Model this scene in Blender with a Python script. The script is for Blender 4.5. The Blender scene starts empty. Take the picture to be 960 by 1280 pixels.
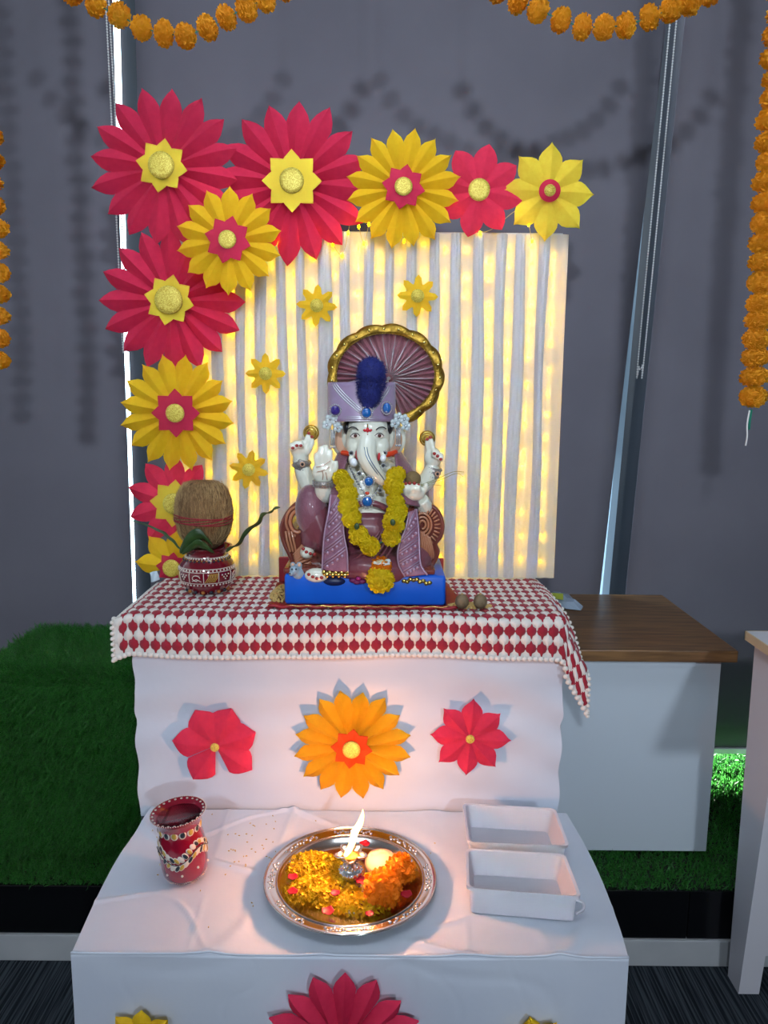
import bpy, bmesh, math, random
import numpy as np
from mathutils import Vector, Matrix, Euler
random.seed(7); rng = np.random.default_rng(7)
PI = math.pi
scene = bpy.context.scene
COL = scene.collection
R = math.radians

# ------------------------------------------------------------------ camera
CAM = Vector((0, 0, 1.30)); FPX = 961.0; PITCH = 9.0; ROLL = 0.5
cam_d = bpy.data.cameras.new('camera'); cam = bpy.data.objects.new('camera', cam_d); COL.objects.link(cam)
cam_d.sensor_fit = 'VERTICAL'; cam_d.sensor_height = 36.0; cam_d.lens = FPX / 1280 * 36.0
cam_d.clip_start = 0.02
CROT = Matrix.Rotation(R(90 - PITCH), 3, 'X') @ Matrix.Rotation(R(ROLL), 3, 'Z')
cam.matrix_world = Matrix.Translation(CAM) @ CROT.to_4x4()
scene.camera = cam

# ------------------------------------------------------------------ world, lights, exposure
world = bpy.data.worlds.new('world'); scene.world = world; world.use_nodes = True
bg = world.node_tree.nodes['Background']; bg.inputs[0].default_value = (0.62, 0.86, 1.0, 1); bg.inputs[1].default_value = 9.0
def light(name, kind, loc, energy, color=(1, 1, 1), size=0.1, size_y=None, aim=None, spread=180):
    d = bpy.data.lights.new(name, kind); d.energy = energy; d.color = color
    if kind == 'AREA':
        d.size = size; d.spread = R(spread)
        if size_y: d.shape = 'RECTANGLE'; d.size_y = size_y
    elif kind == 'SUN': d.angle = size
    else: d.shadow_soft_size = size
    o = bpy.data.objects.new(name, d); COL.objects.link(o); o.location = loc
    if aim is not None: o.rotation_euler = (Vector(aim) - Vector(loc)).to_track_quat('-Z', 'Y').to_euler()
    return o
COOL = (0.78, 0.89, 1.0)
light('ceiling_panel_a', 'AREA', (-0.45, -2.5, 2.72), 9.6, COOL, 0.20, None, (0, 2.18, 1.75), 62)
light('ceiling_panel_b', 'AREA', (1.5, -4.2, 2.72), 13, COOL, 0.24, None, (0.1, 2.18, 1.65), 60)
light('overhead_fill_c', 'AREA', (-0.1, 0.75, 2.74), 10.5, COOL, 1.2, 0.6, (-0.1, 0.75, 0))  # added broad fill from overhead, brightens the table tops
light('sunlight', 'SUN', (0.8, 6, 2), 110.0, (1.0, 0.97, 0.9), R(1.5), None, (0.8 - 0.5, 6 - 5.9, 2 - .92))
scene.view_settings.view_transform = 'Standard'; scene.view_settings.look = 'None'
scene.view_settings.exposure = 0.3; scene.view_settings.gamma = 1.0; scene.view_settings.use_curve_mapping = False
scene.cycles.max_bounces = 6; scene.cycles.diffuse_bounces = 3; scene.cycles.glossy_bounces = 3
scene.cycles.transmission_bounces = 5; scene.cycles.transparent_max_bounces = 8
scene.cycles.sample_clamp_indirect = 4.0; scene.cycles.caustics_reflective = False; scene.cycles.caustics_refractive = False

def ray(u, v):
    return CROT @ Vector(((u - 480) / FPX, (640 - v) / FPX, -1))
def P(u, v, Y):                       # the world point at depth Y that the photo shows at pixel u, v
    d = ray(u, v); return CAM + d * (Y / d.y)
def PZ(u, v, Z):                      # the same on a level plane at height Z
    d = ray(u, v); return CAM + d * ((Z - CAM.z) / d.z)

# ------------------------------------------------------------------ materials
def lin(c):
    if isinstance(c, str): c = tuple(int(c[i:i+2], 16) for i in (0, 2, 4))
    return tuple(((x/255)/12.92 if x/255 <= .04045 else ((x/255+.055)/1.055)**2.4) for x in c)
MATS = {}
def mat(name, col, rough=0.5, metal=0.0, col2=None, scale=20.0, bump=0.0, bscale=60.0, spec=0.5, transl=0.0, sheen=0.0, coat=0.0,
        stretch=(1, 1, 1), detail=4, mixlo=0.35, mixhi=0.65, emit=None, estr=0.0, trans=0.0):
    if name in MATS: return MATS[name]
    m = bpy.data.materials.new(name); m.use_nodes = True; nt = m.node_tree; b = nt.nodes['Principled BSDF']
    L = nt.links.new
    c = lin(col)
    b.inputs['Base Color'].default_value = (*c, 1); b.inputs['Roughness'].default_value = rough; b.inputs['Metallic'].default_value = metal
    b.inputs['Specular IOR Level'].default_value = spec
    if sheen: b.inputs['Sheen Weight'].default_value = sheen
    if coat: b.inputs['Coat Weight'].default_value = coat; b.inputs['Coat Roughness'].default_value = 0.08
    tc = mp = None
    def coords():
        nonlocal tc, mp
        if mp is None:
            tc = nt.nodes.new('ShaderNodeTexCoord'); mp = nt.nodes.new('ShaderNodeMapping'); mp.inputs['Scale'].default_value = stretch
            L(tc.outputs['Object'], mp.inputs['Vector'])
        return mp.outputs['Vector']
    colout = None
    if col2 is not None:
        n = nt.nodes.new('ShaderNodeTexNoise'); n.inputs['Scale'].default_value = scale; n.inputs['Detail'].default_value = detail
        L(coords(), n.inputs['Vector'])
        r = nt.nodes.new('ShaderNodeValToRGB'); r.color_ramp.elements[0].position = mixlo; r.color_ramp.elements[1].position = mixhi
        r.color_ramp.elements[0].color = (*c, 1); r.color_ramp.elements[1].color = (*lin(col2), 1)
        L(n.outputs['Fac'], r.inputs['Fac']); L(r.outputs['Color'], b.inputs['Base Color']); colout = r.outputs['Color']
    if bump:
        n2 = nt.nodes.new('ShaderNodeTexNoise'); n2.inputs['Scale'].default_value = bscale; n2.inputs['Detail'].default_value = 5
        L(coords(), n2.inputs['Vector'])
        bp = nt.nodes.new('ShaderNodeBump'); bp.inputs['Strength'].default_value = bump; bp.inputs['Distance'].default_value = 0.004
        L(n2.outputs['Fac'], bp.inputs['Height']); L(bp.outputs['Normal'], b.inputs['Normal'])
    if emit is not None:
        b.inputs['Emission Color'].default_value = (*lin(emit), 1); b.inputs['Emission Strength'].default_value = estr
    out = nt.nodes['Material Output']; last = b.outputs[0]
    if transl:
        t = nt.nodes.new('ShaderNodeBsdfTranslucent'); t.inputs['Color'].default_value = (*c, 1)
        if colout: L(colout, t.inputs['Color'])
        mx = nt.nodes.new('ShaderNodeMixShader'); mx.inputs[0].default_value = transl
        L(last, mx.inputs[1]); L(t.outputs[0], mx.inputs[2]); last = mx.outputs[0]
    if trans:
        t = nt.nodes.new('ShaderNodeBsdfTransparent'); mx = nt.nodes.new('ShaderNodeMixShader'); mx.inputs[0].default_value = trans
        L(last, mx.inputs[1]); L(t.outputs[0], mx.inputs[2]); last = mx.outputs[0]
    L(last, out.inputs['Surface'])
    MATS[name] = m; return m

def mat_glitter(name, c1, c2, scale=900):
    if name in MATS: return MATS[name]
    m = mat(name, c1, 0.5, 0.25); nt = m.node_tree; L = nt.links.new; b = nt.nodes['Principled BSDF']
    tc = nt.nodes.new('ShaderNodeTexCoord'); v = nt.nodes.new('ShaderNodeTexVoronoi'); v.inputs['Scale'].default_value = scale
    L(tc.outputs['Object'], v.inputs['Vector'])
    r = nt.nodes.new('ShaderNodeValToRGB'); r.color_ramp.elements[0].color = (*lin(c1), 1); r.color_ramp.elements[1].color = (*lin(c2), 1)
    sp = nt.nodes.new('ShaderNodeSeparateColor'); L(v.outputs['Color'], sp.inputs[0]); L(sp.outputs[0], r.inputs[0]); L(r.outputs[0], b.inputs['Base Color'])
    bp = nt.nodes.new('ShaderNodeBump'); bp.inputs['Strength'].default_value = 0.9; bp.inputs['Distance'].default_value = 0.003
    L(sp.outputs[1], bp.inputs['Height']); L(bp.outputs[0], b.inputs['Normal'])
    return m

M_blind = mat('blind_fabric', '6c6a74', 0.85, col2='66646e', scale=3, bump=0.15, bscale=900, spec=0.2)
M_white = mat('satin_white_cloth', 'c9d0e0', 0.42, col2='d2d8e5', scale=5, bump=0.30, bscale=16, spec=0.35, sheen=0.15)
M_black = mat('black_gloss_panel', '0a0b0e', 0.16)
M_tile = mat('grey_white_tile', 'a9acb0', 0.35, col2='b6b8bb', scale=6)
M_frame = mat('dark_window_frame', '15222a', 0.4)
M_reveal = mat('daylit_blue_reveal', '7d97a6', 0.5)  # pale blue puts the daylight on the window reveal into the colour
M_bar = mat('blind_bar_white', 'c9ced2', 0.4)
M_chain = mat('white_bead_plastic', 'e4e4e4', 0.3)
M_wallin = mat('plaster_grey', '5a5d62', 0.9)
M_ceil = mat('ceiling_white', '9a9ca0', 0.9)
M_red = mat('red_craft_paper', 'ee3860', 0.75, col2='e63259', scale=8, bump=0.08, bscale=300, spec=0.25, transl=0.28)
M_red2 = mat('bright_red_paper', 'f43a5c', 0.75, col2='ec3457', scale=8, bump=0.08, bscale=300, spec=0.25, transl=0.2)
M_yel = mat('yellow_craft_paper', 'ffcf28', 0.75, col2='fac622', scale=8, bump=0.08, bscale=300, spec=0.25, transl=0.18)
M_lem = mat('lemon_craft_paper', 'ffdf48', 0.75, col2='fad640', scale=8, bump=0.08, bscale=300, spec=0.25, transl=0.18)
M_org = mat('amber_craft_paper', 'ffb41c', 0.75, col2='faac18', scale=8, bump=0.08, bscale=300, spec=0.25, transl=0.18)
M_vermpap = mat('vermilion_paper', 'f0501e', 0.8, col2='e84a1a', scale=8, spec=0.15, transl=0.15)
M_glit = mat_glitter('gold_glitter', 'c8a00c', 'fff27a')
M_gold = mat('antique_gold', 'b08d3a', 0.3, 0.9, col2='8a6a22', scale=120, bump=0.4, bscale=300)
M_goldb = mat('bright_gold', 'd8c06a', 0.22, 1.0)
M_silver = mat('silver_metal', 'e9e6e2', 0.16, 1.0)
M_pearl = mat('silver_bead', 'c9cdd2', 0.25, 0.6)
M_cream = mat('glazed_cream', 'e6e4d2', 0.25, col2='dfe2d6', scale=12, coat=0.6)
M_peach = mat('peach_glaze', 'dcae92', 0.3, coat=0.5)
M_orange = mat('orange_red_paint', 'd8401c', 0.35)
M_nail = mat('nail_red', '9c2a2a', 0.3)
M_dark = mat('dark_paint', '1d1c22', 0.4)
M_eye = mat('eye_brown', '4a2320', 0.25)
M_mauve = mat('mauve_glitter_cloth', '7d4a5c', 0.45, col2='6a3a4c', scale=30, bump=0.3, bscale=400, sheen=0.5, coat=0.2)
M_maroon = mat('maroon_dhoti', '6a3340', 0.32, col2='7a4650', scale=14, coat=0.4)
M_lilac = mat('lilac_satin', '9b87a6', 0.4, col2='8d7798', scale=25, sheen=0.3)
M_sashp = mat('pale_mauve_sash', '96667c', 0.5, col2='84566c', scale=40, bump=0.2, bscale=300)
M_sashl = mat('sash_beadwork', 'a98fa8', 0.35, 0.3)
M_copper = mat('copper_glaze', 'b57a5a', 0.22, col2='a3644a', scale=20, coat=0.8)
M_brown = mat('brown_glaze', '7a3c30', 0.25, col2='6a3028', scale=14, coat=0.8)
M_fan = mat('mauve_net', '96465a', 0.6, col2='a55568', scale=60, bump=0.3, bscale=500, sheen=0.4, transl=0.15)
M_gem = mat('blue_gem', '0b5fb0', 0.06, coat=1.0, spec=0.9)
M_gemd = mat('violet_gem', '32217a', 0.08, coat=1.0)
M_navy = mat('navy_feather', '0b1866', 0.8, sheen=0.05)
M_blue = mat('blue_satin', '0a5fd2', 0.38, col2='0a58c8', scale=6, bump=0.05, bscale=20)
M_redcl = mat('red_cloth', '9c1424', 0.55, col2='8a1020', scale=30, bump=0.2, bscale=300)
M_cwhite = mat('crochet_white', 'e9e2dc', 0.8, bump=0.5, bscale=700, sheen=0.2)
M_cred = mat('crochet_red', 'a3102e', 0.8, col2='930d28', scale=60, bump=0.5, bscale=700, sheen=0.2)
M_wood = mat('walnut_wood', '84603c', 0.38, col2='5c4028', scale=9, stretch=(1, 9, 9), bump=0.05, bscale=40)
M_cab = mat('white_laminate', 'c3ccd6', 0.45)
M_table = mat('white_paint', 'd6d4dc', 0.45)
M_ply = mat('pale_plywood_edge', 'd8c3a0', 0.5)
M_grass = mat('turf_green', '144c1c', 0.42, col2='4a9a40', scale=420, transl=0.3, detail=1)
M_grassb = mat('turf_backing', '061a09', 0.9)  # very dark tone puts shade into the gaps between blades
M_marO = mat('marigold_orange', 'ffae1c', 0.7, col2='ffc22c', scale=60, transl=0.4)
M_marY = mat('marigold_yellow', 'ffe618', 0.7, col2='fadb10', scale=60, transl=0.4)
M_marO2 = mat('marigold_deep_orange', 'ff920a', 0.7, transl=0.4)
M_core = mat('marigold_core', 'b86a08', 0.8)
M_coreY = mat('marigold_core_yellow', '9a8208', 0.8)
M_rose = mat('rose_petal_red', 'c0122c', 0.5, transl=0.2)
M_plastic = mat('white_plastic', 'e6e4ee', 0.3, transl=0.15)
M_pot = mat('maroon_lacquer', '6d0f20', 0.12, coat=1.0)
M_vase = mat('crimson_lacquer', '8f0f2a', 0.14, coat=1.0)
M_vin = mat('vase_inside_dark', '20262c', 0.15, 0.5)
M_line = mat('white_relief_paint', 'd9cfc4', 0.5)
M_lineY = mat('mustard_paint', 'b9973a', 0.4)
M_lineK = mat('ink_blue_paint', '14202e', 0.3)
M_coco = mat('coconut_husk', '8a6a46', 0.9, col2='664a2c', scale=30, stretch=(6, 6, 0.6), bump=0.9, bscale=90)
M_fibre = mat('coconut_fibre', 'ad8e60', 0.9)
M_thread = mat('red_thread', '8a1f2c', 0.8)
M_leaf = mat('mango_leaf', '1f3a18', 0.4, col2='2c4a1e', scale=30)
M_rice = mat('rice_grain', 'c9a968', 0.7)
M_nut = mat('betel_nut', '7d6a50', 0.7, col2='5f4c34', scale=60, bump=0.3, bscale=200)
M_pouch = mat('clear_pouch', 'b9cbe0', 0.15, coat=0.8, trans=0.25)
M_label = mat('lime_label', 'c6cf3c', 0.5)
M_wire = mat('clear_wire', 'c9b46a', 0.4)
M_bulb = mat('fairy_bulb', 'ffd24a', 0.4, emit='ffc400', estr=44.0)
M_flame = mat('flame', 'ffd080', 0.5, emit='ffb055', estr=10.0)
M_green = mat('green_thread', '0d7a62', 0.7)
M_mouse = mat('grey_blue_glaze', '8fa6b8', 0.3, coat=0.5)
M_purple = mat('purple_petal', '6a1450', 0.6)
M_sweet = mat('brown_sweet', '7a6440', 0.8, bump=0.6, bscale=200)
M_prasad = mat('peach_sweet', 'f0b58a', 0.6)

# carpet: narrow irregular dark stripes
def make_carpet():
    m = mat('striped_carpet', '22262c', 0.95, spec=0.1); nt = m.node_tree; L = nt.links.new; b = nt.nodes['Principled BSDF']
    tc = nt.nodes.new('ShaderNodeTexCoord'); mp = nt.nodes.new('ShaderNodeMapping'); mp.inputs['Rotation'].default_value = (0, 0, R(28)); mp.inputs['Scale'].default_value = (230, 4, 1)
    n = nt.nodes.new('ShaderNodeTexNoise'); n.inputs['Scale'].default_value = 1.0; n.inputs['Detail'].default_value = 2
    r = nt.nodes.new('ShaderNodeValToRGB'); r.color_ramp.elements[0].position = .42; r.color_ramp.elements[1].position = .6
    r.color_ramp.elements[0].color = (*lin('1c2026'), 1); r.color_ramp.elements[1].color = (*lin('41484f'), 1)
    L(tc.outputs['Object'], mp.inputs[0]); L(mp.outputs[0], n.inputs[0]); L(n.outputs[0], r.inputs[0]); L(r.outputs[0], b.inputs[0])
    bp = nt.nodes.new('ShaderNodeBump'); bp.inputs['Distance'].default_value = .003; L(n.outputs[0], bp.inputs['Height']); L(bp.outputs[0], b.inputs['Normal'])
    return m
M_carpet = make_carpet()
def make_sheer():
    m = bpy.data.materials.new('sheer_curtain'); m.use_nodes = True; nt = m.node_tree; nt.nodes.clear(); L = nt.links.new
    o = nt.nodes.new('ShaderNodeOutputMaterial'); d = nt.nodes.new('ShaderNodeBsdfDiffuse'); t = nt.nodes.new('ShaderNodeBsdfTranslucent'); tr = nt.nodes.new('ShaderNodeBsdfTransparent')
    d.inputs[0].default_value = (.86, .88, .93, 1); t.inputs[0].default_value = (.9, .9, .9, 1)
    a = nt.nodes.new('ShaderNodeMixShader'); a.inputs[0].default_value = .62; b = nt.nodes.new('ShaderNodeMixShader'); b.inputs[0].default_value = .09
    L(d.outputs[0], a.inputs[1]); L(t.outputs[0], a.inputs[2]); L(a.outputs[0], b.inputs[1]); L(tr.outputs[0], b.inputs[2]); L(b.outputs[0], o.inputs[0])
    return m
M_sheer = make_sheer()
M_pleat = mat('pleat_cloth', 'd0d6e4', 0.6, col2='d9deea', scale=9, spec=0.2, transl=0.28)

# ------------------------------------------------------------------ mesh building
class MB:
    def __init__(s): s.v = []; s.f = []
    def add(s, vs, fs):
        n = len(s.v); s.v += [tuple(p) for p in vs]; s.f += [tuple(i + n for i in f) for f in fs]; return s
    def box(s, x0, x1, y0, y1, z0, z1, bev=0.0):
        if not bev:
            vs = [(x, y, z) for x in (x0, x1) for y in (y0, y1) for z in (z0, z1)]
            return s.add(vs, [(0, 1, 3, 2), (4, 6, 7, 5), (0, 4, 5, 1), (2, 3, 7, 6), (0, 2, 6, 4), (1, 5, 7, 3)])
        bm = bmesh.new(); bmesh.ops.create_cube(bm, size=1)
        for q in bm.verts: q.co = Vector(((x0+x1)/2 + q.co.x*(x1-x0), (y0+y1)/2 + q.co.y*(y1-y0), (z0+z1)/2 + q.co.z*(z1-z0)))
        bmesh.ops.bevel(bm, geom=bm.edges[:], offset=bev, segments=2, affect='EDGES', profile=0.5)
        bm.verts.index_update(); s.add([q.co for q in bm.verts], [[q.index for q in f.verts] for f in bm.faces]); bm.free(); return s
    def grid(s, fn, nu, nv, flip=False):
        vs = [fn(i / nu, j / nv) for j in range(nv + 1) for i in range(nu + 1)]
        fs = []
        for j in range(nv):
            for i in range(nu):
                a = j * (nu + 1) + i; q = (a, a + 1, a + nu + 2, a + nu + 1); fs.append(q[::-1] if flip else q)
        return s.add(vs, fs)
    def tube(s, pts, rad, n=8, cap=True, closed=False):
        pts = [Vector(p) for p in pts]; m = len(pts)
        if not hasattr(rad, '__len__'): rad = [rad] * m
        up = None; vs = []; fs = []
        for i, p in enumerate(pts):
            if closed: t = pts[(i + 1) % m] - pts[i - 1]
            else: t = pts[min(i + 1, m - 1)] - pts[max(i - 1, 0)]
            if t.length < 1e-9: t = Vector((0, 0, 1))
            t.normalize()
            if up is None:
                up = Vector((0, 0, 1)) if abs(t.z) < .9 else Vector((1, 0, 0))
            up = (up - t * up.dot(t))
            if up.length < 1e-6: up = t.orthogonal()
            up.normalize(); w = t.cross(up)
            for k in range(n):
                a = 2 * PI * k / n; vs.append(p + (up * math.cos(a) + w * math.sin(a)) * rad[i])
        for i in range(m if closed else m - 1):
            j = (i + 1) % m
            for k in range(n):
                fs.append((i*n + k, i*n + (k+1) % n, j*n + (k+1) % n, j*n + k))
        if cap and not closed:
            fs.append(tuple(range(n))[::-1]); fs.append(tuple((m-1)*n + k for k in range(n)))
        return s.add(vs, fs)
    def lathe(s, prof, n=40, c=(0, 0, 0), M=None, wob=None):
        vs = []; fs = []; m = len(prof); c = Vector(c)
        for (r, z) in prof:
            for k in range(n):
                a = 2 * PI * k / n; rr = r * (wob(a, r, z) if wob else 1)
                p = Vector((rr * math.cos(a), rr * math.sin(a), z)); vs.append((M @ p if M else p) + c)
        for i in range(m - 1):
            for k in range(n): fs.append((i*n+k, i*n+(k+1) % n, (i+1)*n+(k+1) % n, (i+1)*n+k))
        if prof[0][0] > 1e-6: fs.append(tuple(range(n))[::-1])
        if prof[-1][0] > 1e-6: fs.append(tuple((m-1)*n+k for k in range(n)))
        return s.add(vs, fs)
    def ell(s, c, r, nu=14, nv=10, M=None):
        c = Vector(c)
        if not hasattr(r, '__len__'): r = (r, r, r)
        vs = [];
        for j in range(1, nv):
            th = PI * j / nv
            for i in range(nu):
                a = 2 * PI * i / nu; p = Vector((r[0]*math.sin(th)*math.cos(a), r[1]*math.sin(th)*math.sin(a), r[2]*math.cos(th)))
                vs.append((M @ p if M else p) + c)
        t = Vector((0, 0, r[2])); b = -t
        vs.append((M @ t if M else t) + c); vs.append((M @ b if M else b) + c); T = len(vs) - 2; B = T + 1; fs = []
        for i in range(nu):
            fs.append((T, i, (i+1) % nu)); fs.append((B, (nv-2)*nu + (i+1) % nu, (nv-2)*nu + i))
        for j in range(nv - 2):
            for i in range(nu): fs.append((j*nu+i, (j+1)*nu+i, (j+1)*nu+(i+1) % nu, j*nu+(i+1) % nu))
        return s.add(vs, fs)
    def prism(s, front, back):          # two matching outlines
        n = len(front); fs = [tuple(range(n)), tuple(range(2*n-1, n-1, -1))] + [(i, i+n, (i+1) % n + n, (i+1) % n) for i in range(n)]
        return s.add(list(front) + list(back), fs)

def wloc(o):
    p = Vector(o.location)
    while o.parent: o = o.parent; p = p + Vector(o.location)
    return p
def mesh_from(name, mb):
    me = bpy.data.meshes.new(name); me.from_pydata([tuple(p) for p in mb.v], [], mb.f); me.validate(); return me
def obj(name, mb, m, parent=None, smooth=True, local=False, angle=None):
    """one mesh object; vertices in world space unless local"""
    off = Vector((0, 0, 0))
    if parent is not None and not local: off = wloc(parent)
    if isinstance(mb, MB):
        if off.length: mb.v = [tuple(Vector(p) - off) for p in mb.v]
        me = mesh_from(name, mb)
    else: me = mb
    if m is not None: me.materials.append(m)
    if smooth:
        me.shade_smooth()
        if angle: me.set_sharp_from_angle(angle=R(angle))
    o = bpy.data.objects.new(name, me); COL.objects.link(o)
    if parent is not None: o.parent = parent
    return o
def tag(o, label, cat, group=None):
    o['label'] = label; o['category'] = cat
    if group: o['group'] = group
    return o
def thing(name, label, cat, loc=(0, 0, 0), group=None):
    o = bpy.data.objects.new(name, None); COL.objects.link(o); o.location = loc; o.empty_display_size = 0.05
    return tag(o, label, cat, group)
def struct(name, mb, m, parent=None, smooth=False):
    o = obj(name, mb, m, parent, smooth)
    if parent is None: o['kind'] = 'structure'
    return o
def inst(src, name, parent, loc=None, rot=None, scl=None):
    c = bpy.data.objects.new(name, src); COL.objects.link(c); c.parent = parent
    if loc is not None: c.location = loc
    if rot is not None: c.rotation_euler = rot
    if scl is not None: c.scale = scl if hasattr(scl, '__len__') else (scl,)*3
    return c
def remesh(name, mb, m, parent, voxel, smooth=6, fac=0.5):
    """weld overlapping pieces into one continuous skin"""
    tmp = bpy.data.objects.new('tmp', mesh_from('tmp', mb)); COL.objects.link(tmp)
    md = tmp.modifiers.new('r', 'REMESH'); md.mode = 'VOXEL'; md.voxel_size = voxel
    if smooth:
        sm = tmp.modifiers.new('s', 'SMOOTH'); sm.factor = fac; sm.iterations = smooth
    dg = bpy.context.evaluated_depsgraph_get(); dg.update()
    me = bpy.data.meshes.new_from_object(tmp.evaluated_get(dg)); me.name = name
    bpy.data.objects.remove(tmp)
    off = wloc(parent) if parent else Vector((0, 0, 0))
    me.transform(Matrix.Translation(-off)); me.materials.clear(); me.materials.append(m); me.shade_smooth()
    o = bpy.data.objects.new(name, me); COL.objects.link(o); o.parent = parent
    return o
def spline(pts, n=8):
    pts = [Vector(p) for p in pts]; out = []
    for i in range(len(pts) - 1):
        p0 = pts[max(i-1, 0)]; p1 = pts[i]; p2 = pts[i+1]; p3 = pts[min(i+2, len(pts)-1)]
        for k in range(n):
            t = k / n; out.append(0.5*((2*p1) + (-p0+p2)*t + (2*p0-5*p1+4*p2-p3)*t*t + (-p0+3*p1-3*p2+p3)*t**3))
    out.append(pts[-1]); return out
def lerp_list(vals, n):
    xs = np.linspace(0, len(vals)-1, n); return list(np.interp(xs, range(len(vals)), vals))
def smooth01(x): x = max(0, min(1, x)); return x*x*(3-2*x)
_NG = rng.random((64, 64))
def vnoise(x, y):
    xi = math.floor(x); yi = math.floor(y); fx = smooth01(x-xi); fy = smooth01(y-yi)
    g = lambda a, b: _NG[a % 64, b % 64]
    return (g(xi, yi)*(1-fx)+g(xi+1, yi)*fx)*(1-fy) + (g(xi, yi+1)*(1-fx)+g(xi+1, yi+1)*fx)*fy - .5

# ------------------------------------------------------------------ the room
YW = 2.18                                        # plane of the roller blinds
struct('floor', MB().box(-3, 3, -6, 2.6, -0.05, 0), M_carpet)
struct('ceiling', MB().box(-3, 3, -6, 2.6, 2.8, 2.85), M_ceil)
struct('wall_left', MB().box(-3.1, -3, -6, 2.6, 0, 2.8), M_wallin)
struct('wall_right', MB().box(3, 3.1, -6, 2.6, 0, 2.8), M_wallin)
struct('wall_rear', MB().box(-3, 3, -6.1, -6, 0, 2.8), M_wallin)

# window wall: dark mullions, panes and the sill rail stand behind the blinds
win = bpy.data.objects.new('window_1', None); COL.objects.link(win); win.location = (0, 2.30, 0); win['kind'] = 'structure'
struct('window_mullion', MB().add([(-.742, 2.215, .2), (-.60, 2.215, .2), (-.575, 2.215, 2.8), (-.7035, 2.215, 2.8), (-.742, 2.32, .2), (-.60, 2.32, .2), (-.575, 2.32, 2.8), (-.7035, 2.32, 2.8)], [(0, 1, 2, 3), (4, 7, 6, 5), (0, 4, 5, 1), (1, 5, 6, 2), (2, 6, 7, 3), (3, 7, 4, 0)]), M_frame, win)
struct('window_mullion', MB().box(0.60, 0.84, 2.26, 2.34, 0.2, 2.8), M_frame, win)
struct('window_mullion', MB().box(-1.9, -1.8, 2.26, 2.34, 0.2, 2.8), M_frame, win)
struct('window_mullion', MB().box(1.9, 2.0, 2.26, 2.34, 0.2, 2.8), M_frame, win)
M_pane = mat('window_glass', 'e8f2f4', 0.05, trans=0.92)
for a, b in ((-3, -1.9), (-1.8, -.70), (-.575, .60), (.84, 1.9), (2.0, 3.0)):
    struct('window_pane', MB().box(a, b, 2.298, 2.302, 0.2, 2.8), M_pane, win)
struct('window_frame', MB().box(-3, 3, 2.26, 2.34, 2.7, 2.8), M_frame, win)

def blind(name, label, left, right, zb=0.245, zt=2.72):
    """left/right: X at z=2.2 and at z=.7"""
    def X(e, z): return e[1] + (e[0]-e[1])*(z-.7)/1.5
    t = bpy.data.objects.new(name, None); COL.objects.link(t); t.location = (0, YW, zt)
    tag(t, label, 'blind', 'grey roller blinds on the window wall')
    def fn(s, w):
        z = zb + (zt-zb)*w; x = X(left, z)*(1-s) + X(right, z)*s
        return (x, YW + .0025*math.sin(x*7 + z*2.1) + .003*vnoise(x*3, z*1.5), z)
    o = obj('blind_fabric', MB().grid(fn, 24, 30), M_blind, t)
    sd = o.modifiers.new('thick', 'SOLIDIFY'); sd.thickness = .0015
    obj('bottom_bar', MB().box(X(left, zb), X(right, zb), YW-.008, YW+.008, zb-.018, zb, .003), M_bar, t, False)
    obj('roller_tube', MB().tube([(X(left, zt), YW+.02, zt+.02), (X(right, zt), YW+.02, zt+.02)], .028, 14), M_bar, t)
    return t
blind('roller_blind', 'grey fabric roller blind behind the turf covered bench', (-2.2, -2.2), (-0.7177, -0.7330))
blind('roller_blind', 'wide grey fabric roller blind behind the glowing curtain backdrop', (-.660, -.679), (.722, .630))
blind('roller_blind', 'grey fabric roller blind behind the wood topped cabinet', (.770, .706), (2.3, 2.3))
struct('trim_1', MB().add([(.628, 2.215, .2), (.652, 2.215, .2), (.742, 2.215, 2.8), (.733, 2.215, 2.8), (.628, 2.255, .2), (.652, 2.255, .2), (.742, 2.255, 2.8), (.733, 2.255, 2.8)], [(0, 1, 2, 3), (4, 7, 6, 5), (0, 4, 5, 1), (1, 5, 6, 2), (2, 6, 7, 3), (3, 7, 4, 0)]), M_reveal)  # strip added to carry the painted sliver of daylight beside the blind

def chain(label, ua, ub, vloop, uloop, Y, lean):
    a = P(ua, 20, Y); b = P(ub, 20, Y); e = P(uloop, vloop, Y)
    top = 2.6; ex = (a.x-e.x)/(a.z-e.z)
    pts = []
    pa = Vector((a.x + ex*(top-a.z)*.6, Y, top)); pb = Vector((b.x + ex*(top-b.z)*.6, Y, top))
    L = [pa.lerp(a, t) for t in np.linspace(0, 1, 4)]
    l2 = Vector((e.x-.006, Y, e.z+.05)); r2 = Vector((e.x+.010, Y, e.z+.05))
    path = spline([pa, a, l2, Vector((e.x-.003, Y, e.z+.01)), e, Vector((e.x+.006, Y, e.z+.012)), r2, b, pb], 24)
    mb = MB(); dist = 0; last = path[0]; mb.ell(last, .0026, 5, 4)
    for p in path[1:]:
        seg = p - last
        while seg.length >= .0068:
            last = last + seg.normalized()*.0068; mb.ell(last, .0026, 5, 4); seg = p - last
    t = thing('blind_chain', label, 'chain', (e.x, Y, e.z), 'bead chains of the blinds')
    obj('bead_loop', mb, M_chain, t); c = obj('cord', MB().tube(path[::3], .0008, 5), M_chain, t)
    return t
chain('white bead chain loop hanging in the dark gap beside the wood topped cabinet', 838, 846, 462, 800, YW-.03, 0)
chain('white bead chain loop hanging beside the big red paper flowers', 133, 137, 432, 156, YW-.03, 0)

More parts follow.
